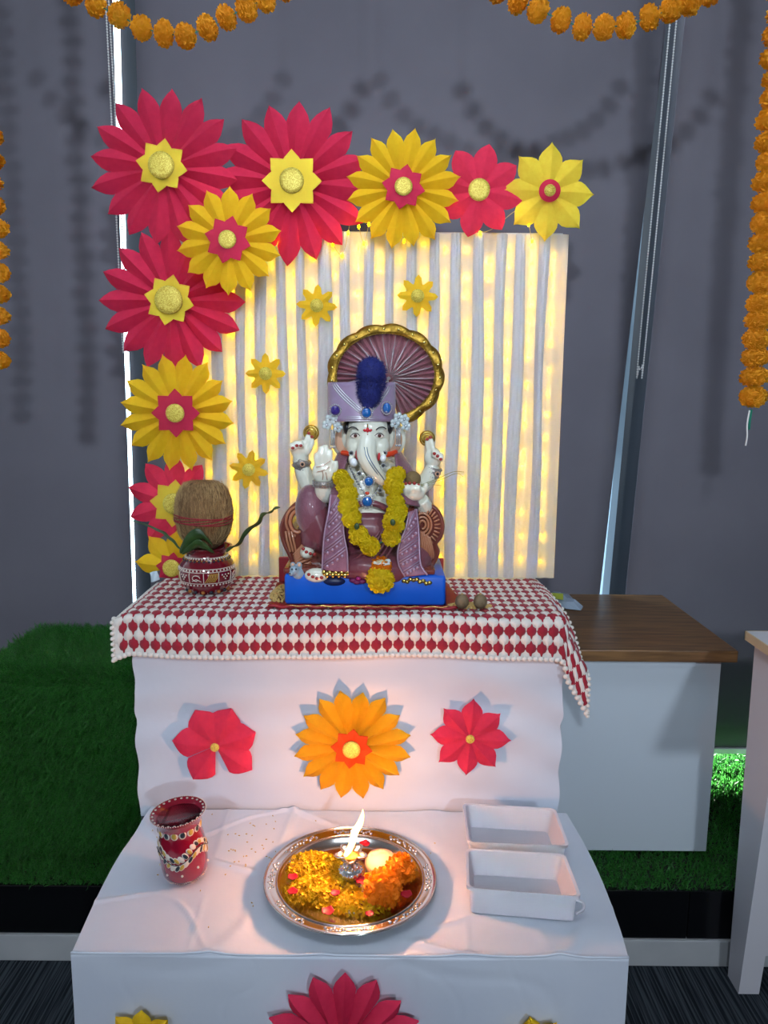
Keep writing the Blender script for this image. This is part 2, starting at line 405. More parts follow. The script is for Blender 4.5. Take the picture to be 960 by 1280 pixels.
# platform with turf top, black panels and a pale tile plinth
PF = 1.585; PT = 0.20
plat = bpy.data.objects.new('floor_platform', None); COL.objects.link(plat); plat.location = (0, PF, 0); plat['kind'] = 'structure'
struct('platform_deck', MB().box(-3, 3, PF+.012, 2.5, 0, PT-.012), M_grassb, plat)
tw = .47
for i in range(-5, 6):
    x0 = .865 - .47 + i*tw
    obj('tile', MB().box(x0+.0012, x0+tw-.0012, PF-.006, PF+.012, 0.001, .066, .0015), M_tile, plat, False)
pw = .62
for i in range(-4, 5):
    x0 = .70 + i*pw
    obj('black_panel', MB().box(x0+.001, x0+pw-.001, PF, PF+.012, .067, PT-.014, .001), M_black, plat, False)

def blade_mesh(pts, nrm, ln, wd, lean, seed=1):
    """thousands of tapered blades as one mesh (numpy)"""
    g = np.random.default_rng(seed); n = len(pts); pts = np.asarray(pts, float); nrm = np.asarray(nrm, float)
    d = nrm + g.normal(0, lean, (n, 3)); d /= np.linalg.norm(d, axis=1)[:, None]
    d2 = d + g.normal(0, lean, (n, 3)) + np.array([0, 0, -.12]); d2 /= np.linalg.norm(d2, axis=1)[:, None]
    side = np.cross(d, g.normal(0, 1, (n, 3))); side /= np.linalg.norm(side, axis=1)[:, None]
    L = (ln*g.uniform(.6, 1.15, n))[:, None]; w = wd*side*.5
    a = pts - w; b = pts + w; m = pts + d*L*.55; c = m - w*.8; e = m + w*.8; t = m + d2*L*.5
    V = np.stack([a, b, e, c, t], 1).reshape(-1, 3)
    base = np.arange(n)*5
    loops = np.stack([base, base+1, base+2, base+3, base+3, base+2, base+4], 1).reshape(-1)
    starts = np.stack([np.arange(n)*7, np.arange(n)*7+4], 1).reshape(-1); tot = np.tile([4, 3], n)
    me = bpy.data.meshes.new('blades'); me.vertices.add(len(V)); me.vertices.foreach_set('co', V.astype(np.float32).ravel())
    me.loops.add(len(loops)); me.loops.foreach_set('vertex_index', loops.astype(np.int32))
    me.polygons.add(len(starts)); me.polygons.foreach_set('loop_start', starts.astype(np.int32)); me.polygons.foreach_set('loop_total', tot.astype(np.int32))
    me.update(); me.validate(); return me
def scatter_rect(n, x0, x1, y0, y1, z, g):
    return np.stack([g.uniform(x0, x1, n), g.uniform(y0, y1, n), np.full(n, z)], 1)
g = np.random.default_rng(3)
pa = scatter_rect(13000, -1.05, -.30, PF, 1.80, PT-.012, g); pb = scatter_rect(28000, .30, 1.35, PF, 2.34, PT-.012, g)
pp = np.concatenate([pa, pb]); o = obj('turf_blades', blade_mesh(pp, np.tile([0, -.12, 1.0], (len(pp), 1)), .022, .0034, .38, 5), M_grass, plat, False, True)
o.location = (0, -PF, 0); o['kind'] = 'stuff'

# turf covered bench
BX0, BX1, BY0, BY1, BZ0, BZ1 = -.945, -.540, 1.70, 2.03, PT, .635
bench = thing('turf_bench', 'bench block covered all over in dark green artificial turf', 'bench', (-.69, 1.86, PT))
obj('bench_body', MB().box(BX0, BX1, BY0, BY1, BZ0+.005, BZ1, .025), M_grassb, bench)
nf = 19000
f_ = np.stack([g.uniform(BX0+.004, BX1, nf), np.full(nf, BY0), g.uniform(BZ0+.012, BZ1-.012, nf)], 1)
nt_ = 14000; t_ = scatter_rect(nt_, BX0+.01, BX1, BY0+.008, BY1-.01, BZ1, g)
nl = 3500; l_ = np.stack([np.full(nl, BX0), g.uniform(BY0+.01, BY1-.01, nl), g.uniform(BZ0+.012, BZ1-.012, nl)], 1)
ne = 3600; ea = g.uniform(0, PI/2, ne); e_ = np.stack([g.uniform(BX0+.01, BX1, ne), BY0+.025-.0245*np.cos(ea), BZ1-.025+.0245*np.sin(ea)], 1)
pts = np.concatenate([f_, t_, l_, e_]); nr = np.concatenate([np.tile([0, -1, -.35], (nf, 1)), np.tile([0, -.25, 1], (nt_, 1)), np.tile([-1, 0, -.2], (nl, 1)), np.stack([np.zeros(ne), -np.cos(ea), np.sin(ea)-.1], 1)])
o = obj('turf_blades', blade_mesh(pts, nr, .040, .0042, .40, 6), M_grass, bench, False, True); o.location = -Vector(bench.location); o['kind'] = 'stuff'

# wood topped white cabinet
cab = thing('cabinet', 'white cabinet with a dark walnut wood top beside the altar', 'cabinet', (.58, 1.9, PT))
obj('body', MB().box(.375, .787, 1.71, 2.12, PT+.004, .694, .002), M_cab, cab, False)
obj('top_rail', MB().box(.40, .783, 1.704, 1.709, .672, .694), M_cab, cab, False)
obj('wood_top', MB().box(.37, .808, 1.675, 2.163, .694, .722, .0025), M_wood, cab, False)

# white table at the picture's right side
tb = thing('side_table', 'white table with a pale plywood edge and tapered legs', 'table', (1.1, 1.25, 0))
obj('table_top', MB().box(.772, 1.6, .85, 1.572, .783, .802), M_table, tb, False)
obj('edge_band', MB().box(.769, .772, .85, 1.575, .783, .802).box(.769, 1.6, 1.572, 1.575, .783, .802), M_ply, tb, False)
def tleg(x, yb0, yb1, yt0, yt1):
    return MB().add([(x, yb0, 0), (x+.045, yb0, 0), (x+.045, yb1, 0), (x, yb1, 0), (x, yt0, .782), (x+.055, yt0, .782), (x+.055, yt1, .782), (x, yt1, .782)],
                    [(0, 3, 2, 1), (4, 5, 6, 7), (0, 1, 5, 4), (1, 2, 6, 5), (2, 3, 7, 6), (3, 0, 4, 7)])
obj('leg', tleg(.786, 1.50, 1.553, 1.43, 1.562), M_table, tb, False)
obj('leg', tleg(1.5, 1.50, 1.553, 1.43, 1.562), M_table, tb, False)
obj('leg', tleg(1.5, .93, .98, .92, 1.05), M_table, tb, False)
obj('leg', tleg(.98, .93, .98, .92, 1.05), M_table, tb, False)
obj('stretcher', MB().box(.83, 1.5, 1.51, 1.545, .085, .125), M_table, tb, False)

# ------------------------------------------------------------------ draped altar
LZ, UZ = .45, .86
LX0, LX1, LY0, LY1 = -.470, .378, 1.052, 1.456
UX0, UX1, UY0, UY1 = -.497, .362, 1.468, 1.825
def crease(x, y):
    a = abs(vnoise(x*3.1+5, y*2.3)) ; b = abs(vnoise(x*1.7+y*4+11, y*1.1-x*2))
    c = abs(vnoise(x*6+y*3+2, y*5-x*1.5+7)); fl = math.exp(-((x+.30+.05*(y-1.2))/.004)**2) + math.exp(-((x-.14-.03*(y-1.2))/.004)**2)
    return .0045*math.exp(-(a/.022)**2) + .0050*math.exp(-(b/.025)**2) + .0026*math.exp(-(c/.02)**2) + .004*vnoise(x*7, y*9) + .0018*fl
_FLAT = [(PZ(438, 1104, LZ), .155), (PZ(231, 1098, LZ), .045), (PZ(622, 1035, LZ), .10), (PZ(680, 1035, LZ), .10), (PZ(625, 1100, LZ), .10), (PZ(690, 1105, LZ), .09)]
def lowz(x, y):                       # cloth height: pressed flat under the things that stand on it
    k = 1.0
    for c, r in _FLAT: k = min(k, smooth01((math.hypot(x-c.x, y-c.y)-r)/.04))
    return crease(x, y)*k
low = thing('low_table_drape', 'white satin sheet draped over the low front table', 'tablecloth', (-.05, 1.26, LZ))
def lowcloth(s, t):
    # t: 0 back .. 0.5 front edge .. 1 floor at the front
    bulge = .018*math.sin(PI*min(1, t*2))*(1 if s > .5 else .4)
    x = LX0 + (LX1-LX0)*s
    if t <= .52:
        k = t/.52; y = LY1 + (LY0-LY1)*k; x += (.012*(s-.5)*2*math.sin(PI*k)); z = LZ + lowz(x, y)
        return (x, y, z)
    k = (t-.52)/.48; z = LZ*(1-k) + .012*k; z0 = LZ-z
    y = LY0 - .004 - .010*k + .010*math.sin(x*16+1.3)*k + .004*vnoise(x*9, z*7) + .22*crease(x*1.3+3, z*1.4)
    return (x, y, z)
mb = MB().grid(lowcloth, 200, 190, True)
def side(xs, sg):
    def fn(s, t):
        y = LY1 + (LY0-LY1)*s; z = LZ*(1-t) + .012*t
        xb = xs + sg*(.012*math.sin(PI*s)*(1 if t < .001 else 1)) + sg*(.022*t + .016*t*math.sin(y*34)) + .004*vnoise(y*12, z*9)*min(1, t*6)
        if t == 0: xb = xs + sg*.012*math.sin(PI*s)
        return (xb, y, z + (lowz(xb, y) if t == 0 else 0))
    return fn
mb.grid(side(LX1, 1), 40, 40); mb.grid(side(LX0, -1), 40, 40, True)
obj('sheet', mb, M_white, low)
hem = MB().tube([(LX0+(LX1-LX0)*k/40, LY0-.003, LZ+.001+lowz(LX0+(LX1-LX0)*k/40, LY0)*.9) for k in range(41)], .0022, 6)
obj('folded_edge', hem, M_white, low)

up = thing('altar_drape', 'white satin sheet wrapped around the raised altar box', 'tablecloth', (-.07, 1.6, LZ))
def upfront(s, t):
    x = UX0 + (UX1-UX0)*s; z = UZ - (UZ-LZ+.02)*t
    fold = .007*math.exp(-((1-s)/.28)**2)*math.sin(24*(t*1.1+(1-s)*.75)) + .003*math.exp(-(s/.08)**2)*math.sin(26*t) + .007*math.sin(9*t*PI+3*s+2*vnoise(s*4, t*3))*.45
    fold += .004*vnoise(x*10, z*14) + .004*math.sin(40*t+6*s)*math.exp(-((t-.05)/.1)**2)
    y = UY0 - .004 + fold*.6*(.25+.75*math.sin(PI*min(1, max(0, t*.9+.05))))
    return (x + .0022*math.sin(t*31+vnoise(t*9, 3)*4)*(-1 if s < .02 else (1 if s > .98 else 0)), y, z)
mb = MB().grid(upfront, 110, 80, True)
def upside(xs, sg):
    def fn(s, t):
        y = UY0 + (UY1-UY0)*s; z = UZ-(UZ-PT-.012)*t; fr = upfront(0 if sg < 0 else 1, min(1, (UZ-z)/(UZ-LZ+.02)))
        return (fr[0]*(1-s) + (xs + sg*.003*vnoise(y*14, z*9))*s, fr[1]*(1-s) + UY1*s, z)
    return fn
mb.grid(upside(UX1, 1), 24, 50, True); mb.grid(upside(UX0, -1), 24, 50)
mb.grid(lambda s, t: (UX0+(UX1-UX0)*s, UY0+(UY1-UY0)*t, UZ), 4, 4)
mb.grid(lambda s, t: (UX0+(UX1-UX0)*s, UY1, UZ-(UZ-PT-.012)*t), 4, 4)
obj('sheet', mb, M_white, up)

# ------------------------------------------------------------------ crochet cloth
CX0, CX1 = -.532, .452; CT = UZ+.006; CYB = 1.745; CYF = 1.449
def bendover(d, r):                       # arc-length past an edge -> (out, down)
    if d <= 0: return d, 0
    q = r*PI/2
    if d < q: a = d/r; return r*math.sin(a), r*(1-math.cos(a))
    return r, r + d - q
def croc(px, t):                          # px: width position, t: length from the back
    over = t - (CYB-CYF); o1, d1 = bendover(over, .012)
    y = CYF - o1 if over > 0 else CYB - t
    z = CT - d1
    if over > 0: z += .004*math.sin(px*9+1); y += .003*math.sin(px*22)
    x = px
    rs = (px - .338)*(.16 + .84*smooth01(t/.27))                        # right side falls away, more towards the front
    if rs > 0:
        k = .25 + .75*smooth01((t-.02)/.25)
        ang = R(54)*k*smooth01(rs/.04)
        x = .338 + rs*math.cos(ang)*(1.02); z -= rs*math.sin(ang)*1.25
        y += .05*rs*k
    ls = -.495 - px
    if ls > 0: z -= ls*.45*(1 if over <= 0 else .8); x = -.495 - ls*.85
    z += .0025*vnoise(px*14, t*14)
    return Vector((x, y, z))
croch = thing('crochet_cloth', 'red and white hand crocheted cloth spread over the altar top', 'tablecloth', (-.07, 1.6, CT))
TL = (CYB-CYF) + .088
o = obj('knitted_ground', MB().grid(lambda s, t: croc(CX0+(CX1-CX0)*s, TL*t), 120, 60, True), M_cwhite, croch)
sd = o.modifiers.new('thick', 'SOLIDIFY'); sd.thickness = .003; sd.offset = -1
reds, whites = MB(), MB()
pit = .0215; rowp = .0176
def stitch(mb, px, t, w, h):
    e = .003
    c = croc(px, t); es = (croc(px+e, t)-croc(px-e, t)).normalized(); et = (croc(px, t+e)-croc(px, t-e)).normalized(); n = es.cross(et)
    if n.z < 0 and n.y > 0: n = -n
    if n.dot(Vector((0, -1, 1))) < 0: n = -n
    j = random.uniform(.9, 1.1)
    outl = [(0, -.72), (.16, -.42), (.42, -.3), (.5, 0), (.38, .28), (.14, .42), (.05, .72), (-.05, .72), (-.14, .42), (-.38, .28), (-.5, 0), (-.42, -.3), (-.16, -.42)]
    def at(a, b, up): q = croc(px + a*w, t + b*h); return q + n*up
    ring0 = [at(a*j, b, .0004) for a, b in outl]; ring1 = [at(a*.7*j, b*.7, .0036) for a, b in outl]
    nn = len(outl)
    mb.add(ring0 + ring1 + [c + n*.0046], [(i, (i+1) % nn, nn+(i+1) % nn, nn+i) for i in range(nn)] + [(nn+i, nn+(i+1) % nn, 2*nn) for i in range(nn)])
nrow = int(TL/rowp) - 0
for r_ in range(nrow+1):
    t = .010 + r_*rowp
    if t > TL-.012: break
    redrow = ((nrow - r_) % 2 == 1)
    k = 0; x = CX0 + .014 + (pit/2 if redrow else 0)
    while x < CX1-.010:
        stitch(reds if redrow else whites, x, t, pit*.98, rowp*1.32); x += pit
o = obj('red_stitches', reds, M_cred, croch); o['kind'] = 'stuff'
o = obj('white_stitches', whites, M_cwhite, croch); o['kind'] = 'stuff'
bd = MB()
for k in range(92):
    px = CX0 + .004 + (CX1-CX0-.008)*k/91; q = croc(px, TL-.002); bd.ell(q + Vector((0, -.002, 0)), (.0062, .004, .0052), 8, 6)
for k in range(36):
    for px in (CX0, CX1): bd.ell(croc(px, TL*k/35), (.0045, .0065, .004), 8, 6)
o = obj('white_border', bd, M_cwhite, croch); o['kind'] = 'stuff'

# ------------------------------------------------------------------ curtain backdrop with fairy lights
BDY = 1.80; bx0, bx1, bz0, bz1 = -.500, .408, UZ+.002, 1.648
bd_ = thing('curtain_backdrop', 'white cloth covered panel with a sheer pleated curtain', 'backdrop', (-.05, BDY, UZ))
obj('panel', MB().box(bx0, bx1, BDY, BDY+.018, UZ+.001, bz1, .004), M_white, bd_, False)
pl = []; x = bx0 + .012
while x < bx1 - .04:
    w = random.uniform(.020, .031); g_ = random.uniform(.018, .030); pl.append((x, w, g_)); x += w + g_
def curt(s, t):
    z = bz1 - .004 - (bz1-bz0-.006)*t; x = bx0+.002 + (bx1-.006-bx0)*s
    return (x, BDY - .024 + .0022*math.sin(x*230+z*2) + .003*vnoise(x*40, z*3), z)
obj('sheer_curtain', MB().grid(curt, 300, 30, True), M_sheer, bd_)
for (a, w, g_) in pl:
    p1 = random.uniform(0, 6); lean_ = random.uniform(-.006, .006)
    def pleat(s, t, a=a, w=w, p1=p1, lean_=lean_):
        z = bz1 - .006 - (bz1-bz0-.010)*t; ww = w*(1 + .14*math.sin(z*7+p1)); cx_ = a + w/2 + lean_*t + .002*math.sin(z*11+p1)
        e = (s-.5)*2; return (cx_ + ww*.5*e*(1-.18*(1-abs(e))), BDY - .028 - .012*math.sqrt(max(0, 1-e*e)) + .0012*math.sin(e*9+p1), z)
    obj('pleat', MB().grid(pleat, 12, 24, True), M_pleat, bd_)
obj('curtain_hem', MB().tube([(bx0+.004+(bx1-.02-bx0)*k/60, BDY-.014, bz1-.004) for k in range(61)], .004, 6), M_white, bd_)
ords = ['first', 'second', 'third', 'fourth', 'fifth', 'sixth', 'seventh', 'eighth', 'ninth', 'tenth', 'eleventh', 'twelfth', 'thirteenth', 'fourteenth', 'fifteenth', 'sixteenth', 'seventeenth', 'eighteenth', 'nineteenth', 'twentieth', 'twenty-first', 'twenty-second', 'twenty-third', 'twenty-fourth', 'twenty-fifth']
bulb_me = mesh_from('fairy_bulb', MB().ell((0, 0, 0), (.0024, .0024, .0042), 8, 6)); bulb_me.materials.append(M_bulb); bulb_me.shade_smooth()
nstr = 0
for (a, w, g_) in pl:
    x = a + w + g_*.5; st_y = BDY-.006
    st = thing('fairy_light_string', 'warm yellow fairy light string behind the curtain, %s from the left side' % ords[nstr], 'fairy lights', (x, st_y, bz1-.01), 'fairy light strings behind the sheer curtain'); nstr += 1
    ph = random.uniform(0, 6)
    obj('wire', MB().tube([Vector((x+.003*math.sin(z*9+ph), st_y, z)) for z in np.linspace(bz1-.01, bz0+.02, 30)], .0006, 5), M_wire, st)
    z = bz1 - random.uniform(.02, .07)
    while z > bz0 + .02:
        inst(bulb_me, 'bulb', st, (.003*math.sin(z*9+ph), -.003, z-(bz1-.01))); z -= random.uniform(.030, .065)

st = thing('fairy_light_string', 'fairy light string draped along the top edge behind the paper flowers', 'fairy lights', (0, BDY-.043, bz1-.02), 'fairy light strings behind the sheer curtain')
tp = spline([P(u, v, BDY-.043) for u, v in ((235, 225), (290, 262), (345, 300), (400, 285), (427, 318), (442, 262), (455, 303), (470, 255), (505, 300), (545, 235), (600, 290), (650, 262), (665, 300))], 8)
obj('wire', MB().tube(tp, .0006, 5), M_wire, st)
for k in range(4, len(tp), 4): inst(bulb_me, 'bulb', st, tp[k]-Vector(st.location)+Vector((0, -.002, -.003)))

# ------------------------------------------------------------------ paper flowers
PET = {}
def petal_mesh(n, style):
    key = (n, style)
    if key in PET: return PET[key]
    a = PI/n*1.04; T = math.tan(a)
    if style == 'sharp':   prof = [(.05, 1.0), (.25, 1.0), (.45, 1.0), (.66, 1.0), (.76, .96), (.85, .76), (.93, .40), (1.0, .0)]
    elif style == 'curl':  prof = [(.05, 1.0), (.25, 1.0), (.45, 1.0), (.66, 1.0), (.77, .97), (.85, .78), (.915, .38), (.96, .15), (1.0, .0)]
    else:                  prof = [(.05, 1.0), (.25, 1.0), (.50, 1.0), (.68, 1.0), (.80, .95), (.88, .68), (.94, .32), (1.0, .03)]
    if n <= 10:
        prof = {'sharp': [(.05, 1.0), (.25, 1.0), (.45, 1.0), (.62, 1.0), (.72, .94), (.81, .78), (.89, .54), (.95, .26), (1.0, .0)],
                'curl': [(.05, 1.0), (.25, 1.0), (.45, 1.0), (.60, 1.0), (.70, .92), (.79, .72), (.87, .42), (.93, .18), (.97, .07), (1.0, .0)],
                'heart': [(.05, 1.0), (.25, 1.0), (.45, 1.0), (.62, 1.0), (.72, .92), (.81, .74), (.89, .46), (.95, .22), (1.0, .03)]}[style]
    h = .17 if n > 10 else .16
    vs = []
    for r, w in prof:
        base = min(r, .74 if n > 10 else .62)*T
        hw = base*w; rid = -h*math.sin(PI*min(1, r*.62+.16)) ; edge = -.015 - .03*(1-r) + (.03 if r > .7 else 0)*(r-.7)
        rid = rid*(1 if r < .9 else 1-(r-.9)*3)
        vs += [(-hw, edge + (rid-edge)*(1-w)*.6, r), (-hw*.45, edge*.4+rid*.6, r), (0, rid, r), (hw*.45, edge*.4+rid*.6, r), (hw, edge + (rid-edge)*(1-w)*.6, r)]
    fs = []
    for i in range(len(prof)-1):
        for k in range(4): b = i*5+k; fs.append((b, b+1, b+6, b+5))
    me = bpy.data.meshes.new('petal'); me.from_pydata(vs, [], fs); me.shade_smooth(); me.set_sharp_from_angle(angle=R(14)); PET[key] = me
    return me
def star_mb(n, r1, r2, y, thick, fold=.0):
    mb = MB(); vs = [(0, y-fold, 0)]
    for k in range(n):
        for j, (aa, rr) in enumerate(((0, r1), (.22, r1*.86), (.40, r2*1.06), (.5, r2), (.60, r2*1.06), (.78, r1*.86))):
            a = 2*PI*(k+aa)/n; vs.append((rr*math.sin(a), y - (fold if j in (0,) else 0)*.6, rr*math.cos(a)))
    m = len(vs)-1
    f = [(0, 1+(i+1) % m, 1+i) for i in range(m)]
    mb.add(vs, f); off = len(mb.v)
    mb.v += [(p[0], p[1]+thick, p[2]) for p in vs]; mb.f += [(off, off+1+i, off+1+(i+1) % m) for i in range(m)]
    mb.f += [(1+i, 1+(i+1) % m, off+1+(i+1) % m, off+1+i) for i in range(m)]
    return mb
PMESH = {}
def flower(label, u, v, Y, rpx, n, m, style='sharp', rot=0, inner=None, glit=None, group=None, tilt=(0, 0), name='paper_flower', angles=None):
    c = P(u, v, Y); sc_ = (c - CAM).dot(CROT @ Vector((0, 0, -1)))/FPX; Rm = rpx*sc_
    t = thing(name, label, 'paper flower', c, group); t.rotation_euler = (R(tilt[0]), 0, R(tilt[1]))
    key = (n, style, m.name)
    if key not in PMESH:
        me = petal_mesh(n, style).copy(); me.materials.append(m); PMESH[key] = me
    for k in range(len(angles) if angles else n):
        a = R(angles[k]) if angles else 2*PI*k/n + R(rot)
        inst(PMESH[key], 'petal', t, (0, 0, 0), (random.uniform(-.03, .03), a, 0), (Rm*random.uniform(.98, 1.02), Rm, Rm*random.uniform(.965, 1.02)))
    yf = -(.185 if n > 10 else .165)*Rm
    if inner:
        im, ir, inn, irot = inner; rr = ir*sc_
        o = obj('inner_star', star_mb(inn, rr, rr*.74, yf, .002, .002), im, t, True, True, 20); o.rotation_euler = (0, R(irot), 0); yf -= .003
    if glit:
        gm, gr = glit; rr = gr*sc_
        obj('glitter_centre', MB().lathe([(0.0001, 0), (rr*.7, -.0005), (rr, -.0015), (rr, -.004)][::-1], 24, (0, yf-.004 if inner else yf, 0), Matrix.Rotation(R(90), 3, 'X')), gm, t, True, True)
    return t
GB = 'paper flowers on the curtain backdrop'
Yf = BDY - .045
flower('big crimson paper flower, uppermost of the left column, with yellow star', 207, 212, Yf-.02, 94, 16, M_red, 'sharp', 8, (M_lem, 32, 8, 10), (M_glit, 16), GB)
flower('big crimson paper flower right of the topmost one, beside the yellow ones', 367, 231, Yf, 98, 16, M_red, 'sharp', 5, (M_lem, 37, 8, 0), (M_glit, 15), GB)
flower('big crimson paper flower below the small overlapping yellow one, by the bead chain', 216, 377, Yf-.005, 90, 16, M_red, 'sharp', 0, (M_lem, 31, 8, 12), (M_glit, 17), GB)
flower('yellow paper flower overlapping three big crimson flowers', 287, 302, Yf-.06, 66, 14, M_yel, 'curl', 2, (M_red, 29, 8, 14), (M_glit, 11), GB)
flower('amber yellow paper flower above the curtain between crimson flowers', 504, 237, Yf-.02, 72, 16, M_yel, 'curl', 11, (M_red, 27, 8, 10), (M_glit, 11), GB)
flower('eight petal red paper flower on the top edge of the curtain', 598, 239, Yf, 56, 8, M_red2, 'sharp', 12, None, (M_glit, 13.5), GB)
flower('eight petal lemon paper flower on the top right corner', 685, 241, Yf, 59, 8, M_lem, 'curl', 2, None, None, GB)
flower('yellow paper flower with crimson star above the coconut', 223, 516, Yf-.02, 73, 16, M_yel, 'curl', 10, (M_red, 30, 8, 0), (M_glit, 11.5), GB)
flower('red paper flower partly behind the coconut', 220, 628, Yf-.005, 60, 10, M_red2, 'sharp', 0, (M_lem, 30, 8, 6), (M_glit, 13), GB)
flower('yellow paper flower lying low behind the painted pot', 217, 708, Yf-.02, 48, 8, M_yel, 'curl', 8, (M_red, 20, 8, 8), (M_glit, 11), GB, angles=(8, 53, 98, -37, -82))
GS = 'small flat stars on the sheer curtain'
def star(label, u, v, rot):
    c = P(u, v, BDY-.050); k = c.y*.00104
    t = thing('paper_star', label, 'paper flower', c, GS); t.rotation_euler = (0, R(rot), 0)
    obj('star_petals', star_mb(8, 25*k, 14.5*k, 0, .0012, .003), M_yel, t, True, True, 15)
    obj('glitter_centre', MB().lathe([(8*k, .003), (8*k, -.001), (6*k, -.0022), (.0001, -.0022)], 20, (0, -.001, 0), Matrix.Rotation(R(90), 3, 'X')), M_glit, t, True, True)
star('small amber paper star on the curtain, upper left of the turban', 396, 382, 4); star('small amber paper star on the curtain directly above the turban', 522, 370, 2)
star('small amber paper star on the curtain above the lowest small star', 332, 467, 0); star('small amber paper star on the curtain beside the coconut', 311, 587, 12)
# red disc with glitter dot on the corner flower
c7 = [o for o in bpy.data.objects if o.get('label', '').startswith('eight petal lemon')][0]
k7 = .00178
obj('inner_disc', MB().lathe([(13*k7, .002), (13*k7, -.001), (.0001, -.0014)], 24, (0, -.0175, 0), Matrix.Rotation(R(90), 3, 'X')), M_red2, c7, True, True)
obj('glitter_centre', MB().lathe([(7*k7, .002), (7*k7, -.001), (.0001, -.002)], 20, (0, -.0195, 0), Matrix.Rotation(R(90), 3, 'X')), M_glit, c7, True, True)
GF = 'paper flowers pinned to the altar front'
flower('lopsided six petal red paper flower pinned to the altar front', 270, 931, 1.452, 54, 6, M_red2, 'heart', 0, None, (M_glit, 5.5), GF, angles=(-27, 23, 70, 126, 213, 277))
flower('large amber paper flower in the middle of the altar front', 440, 930, 1.448, 73, 16, M_org, 'heart', 11, (M_vermpap, 26, 8, 6), (M_glit, 11), GF)
flower('eight petal red paper flower pinned to the altar front', 587, 921, 1.452, 51, 8, M_red2, 'curl', 4, None, (M_glit, 5.5), GF)
GL = 'paper flowers on the front of the low table'
flower('huge crimson paper flower cut by the bottom of the picture', 428, 1304, 1.032, 100, 16, M_red, 'sharp', 2, (M_lem, 30, 8, 0), (M_glit, 14), GL)
flower('yellow paper flower low on the front drape, below the vase', 178, 1300, 1.034, 46, 8, M_yel, 'heart', 2, (M_red, 15, 8, 0), (M_glit, 7), GL)
flower('yellow paper flower low on the front drape, below the plastic tubs', 668, 1308, 1.034, 46, 8, M_yel, 'curl', -10, (M_red, 15, 8, 0), (M_glit, 7), GL)

# ------------------------------------------------------------------ block, red boards and grain under the idol
ZT = UZ + .0115                                   # top of the stitches
blk = thing('blue_block', 'bright blue satin covered block under the seated idol', 'block', (-.036, 1.57, ZT+.004))
BKZ = ZT + .066
def bkpt(s, t): return 0
mbk = MB().box(-.197, .124, 1.487, 1.655, ZT+.004, BKZ, .006)
obj('satin_cover', mbk, M_blue, blk)
obj('cover_fold', MB().add([P(548, 705, 1.645), P(556, 728, 1.489), P(558, 766, 1.489), P(553, 764, 1.6)], [(0, 1, 2, 3)]), M_blue, blk)
rc = thing('red_mat', 'dark red cloth mat spread under the blue block', 'mat', (-.04, 1.55, ZT))
def redmat(s, t):
    u0 = -.232 + .385*s; y = 1.476 + .20*t
    return (u0 + .006*math.sin(t*5), y + .004*math.sin(s*40)*(1-t), ZT + .0015 + .0025*abs(math.sin(s*26))*(1-t)**6)
o = obj('cloth', MB().grid(redmat, 90, 10), M_redcl, rc); o.modifiers.new('t', 'SOLIDIFY').thickness = .001
obj('front_roll', MB().tube([(-.228+.375*k/50, 1.474+.002*math.sin(k*.9), ZT+.004+.0015*math.sin(k*1.3)) for k in range(51)], .0032, 8), M_redcl, rc)
o = obj('gold_edge', MB().tube([(-.19+.32*k/50, 1.4705, ZT+.0065+.0012*math.sin(k*1.3)) for k in range(51)], .0008, 5), M_goldb, rc)
rb = thing('red_board', 'upright dark red board between idol and curtain', 'board', (-.04, 1.69, ZT))
obj('board', MB().box(P(349, 720, 1.69).x, P(554, 720, 1.69).x, 1.684, 1.696, ZT, P(450, 697, 1.69).z, .002), M_redcl, rb, False)
def grains(name, label, n, cx, cy, rx, ry, z, hgt, seed, sz=.0032, cat='rice'):
    gg = np.random.default_rng(seed); mb = MB()
    for i in range(n):
        r = math.sqrt(gg.random()); a = gg.random()*2*PI; x = cx+rx*r*math.cos(a); y = cy+ry*r*math.sin(a)
        zz = z + hgt*(1-r*r)*gg.random()**.4
        M = Euler((gg.uniform(-.5, .5), gg.uniform(-.5, .5), gg.random()*6.3)).to_matrix()
        mb.ell((x, y, zz), (sz, sz*.42, sz*.42), 5, 4, M)
    o = obj(name, mb, M_rice, None); tag(o, label, cat); o['kind'] = 'stuff'; return o
q = PZ(352, 750, ZT); grains('grain_heap', 'brownish grain heap spilling from the left side of the blue block', 900, q.x, q.y+.03, .028, .055, ZT+.002, .022, 2)
q = PZ(590, 760, ZT); grains('grain_heap', 'brownish grain scattered around the two betel nuts', 420, q.x-.004, q.y+.012, .045, .022, ZT+.001, .006, 3)
for (u, lab) in ((578, 'round brown betel nut nearer the blue block'), (601, 'round brown betel nut farther from the blue block')):
    q = PZ(u, 762, ZT+.006); r = .0138
    t = thing('betel_nut', lab, 'nut', (q.x, q.y+.012, ZT+.006), 'betel nuts on the grain')
    obj('nut', MB().lathe([(0.0001, 0), (r*.6, .001), (r*.95, r*.55), (r, r), (r*.85, r*1.55), (r*.45, r*1.95), (.0001, r*2.05)], 20, wloc(t)), M_nut, t)
    obj('nut_tip', MB().ell(wloc(t)+Vector((0, 0, r*2.05)), (.003, .003, .0018), 8, 6), M_fibre, t)

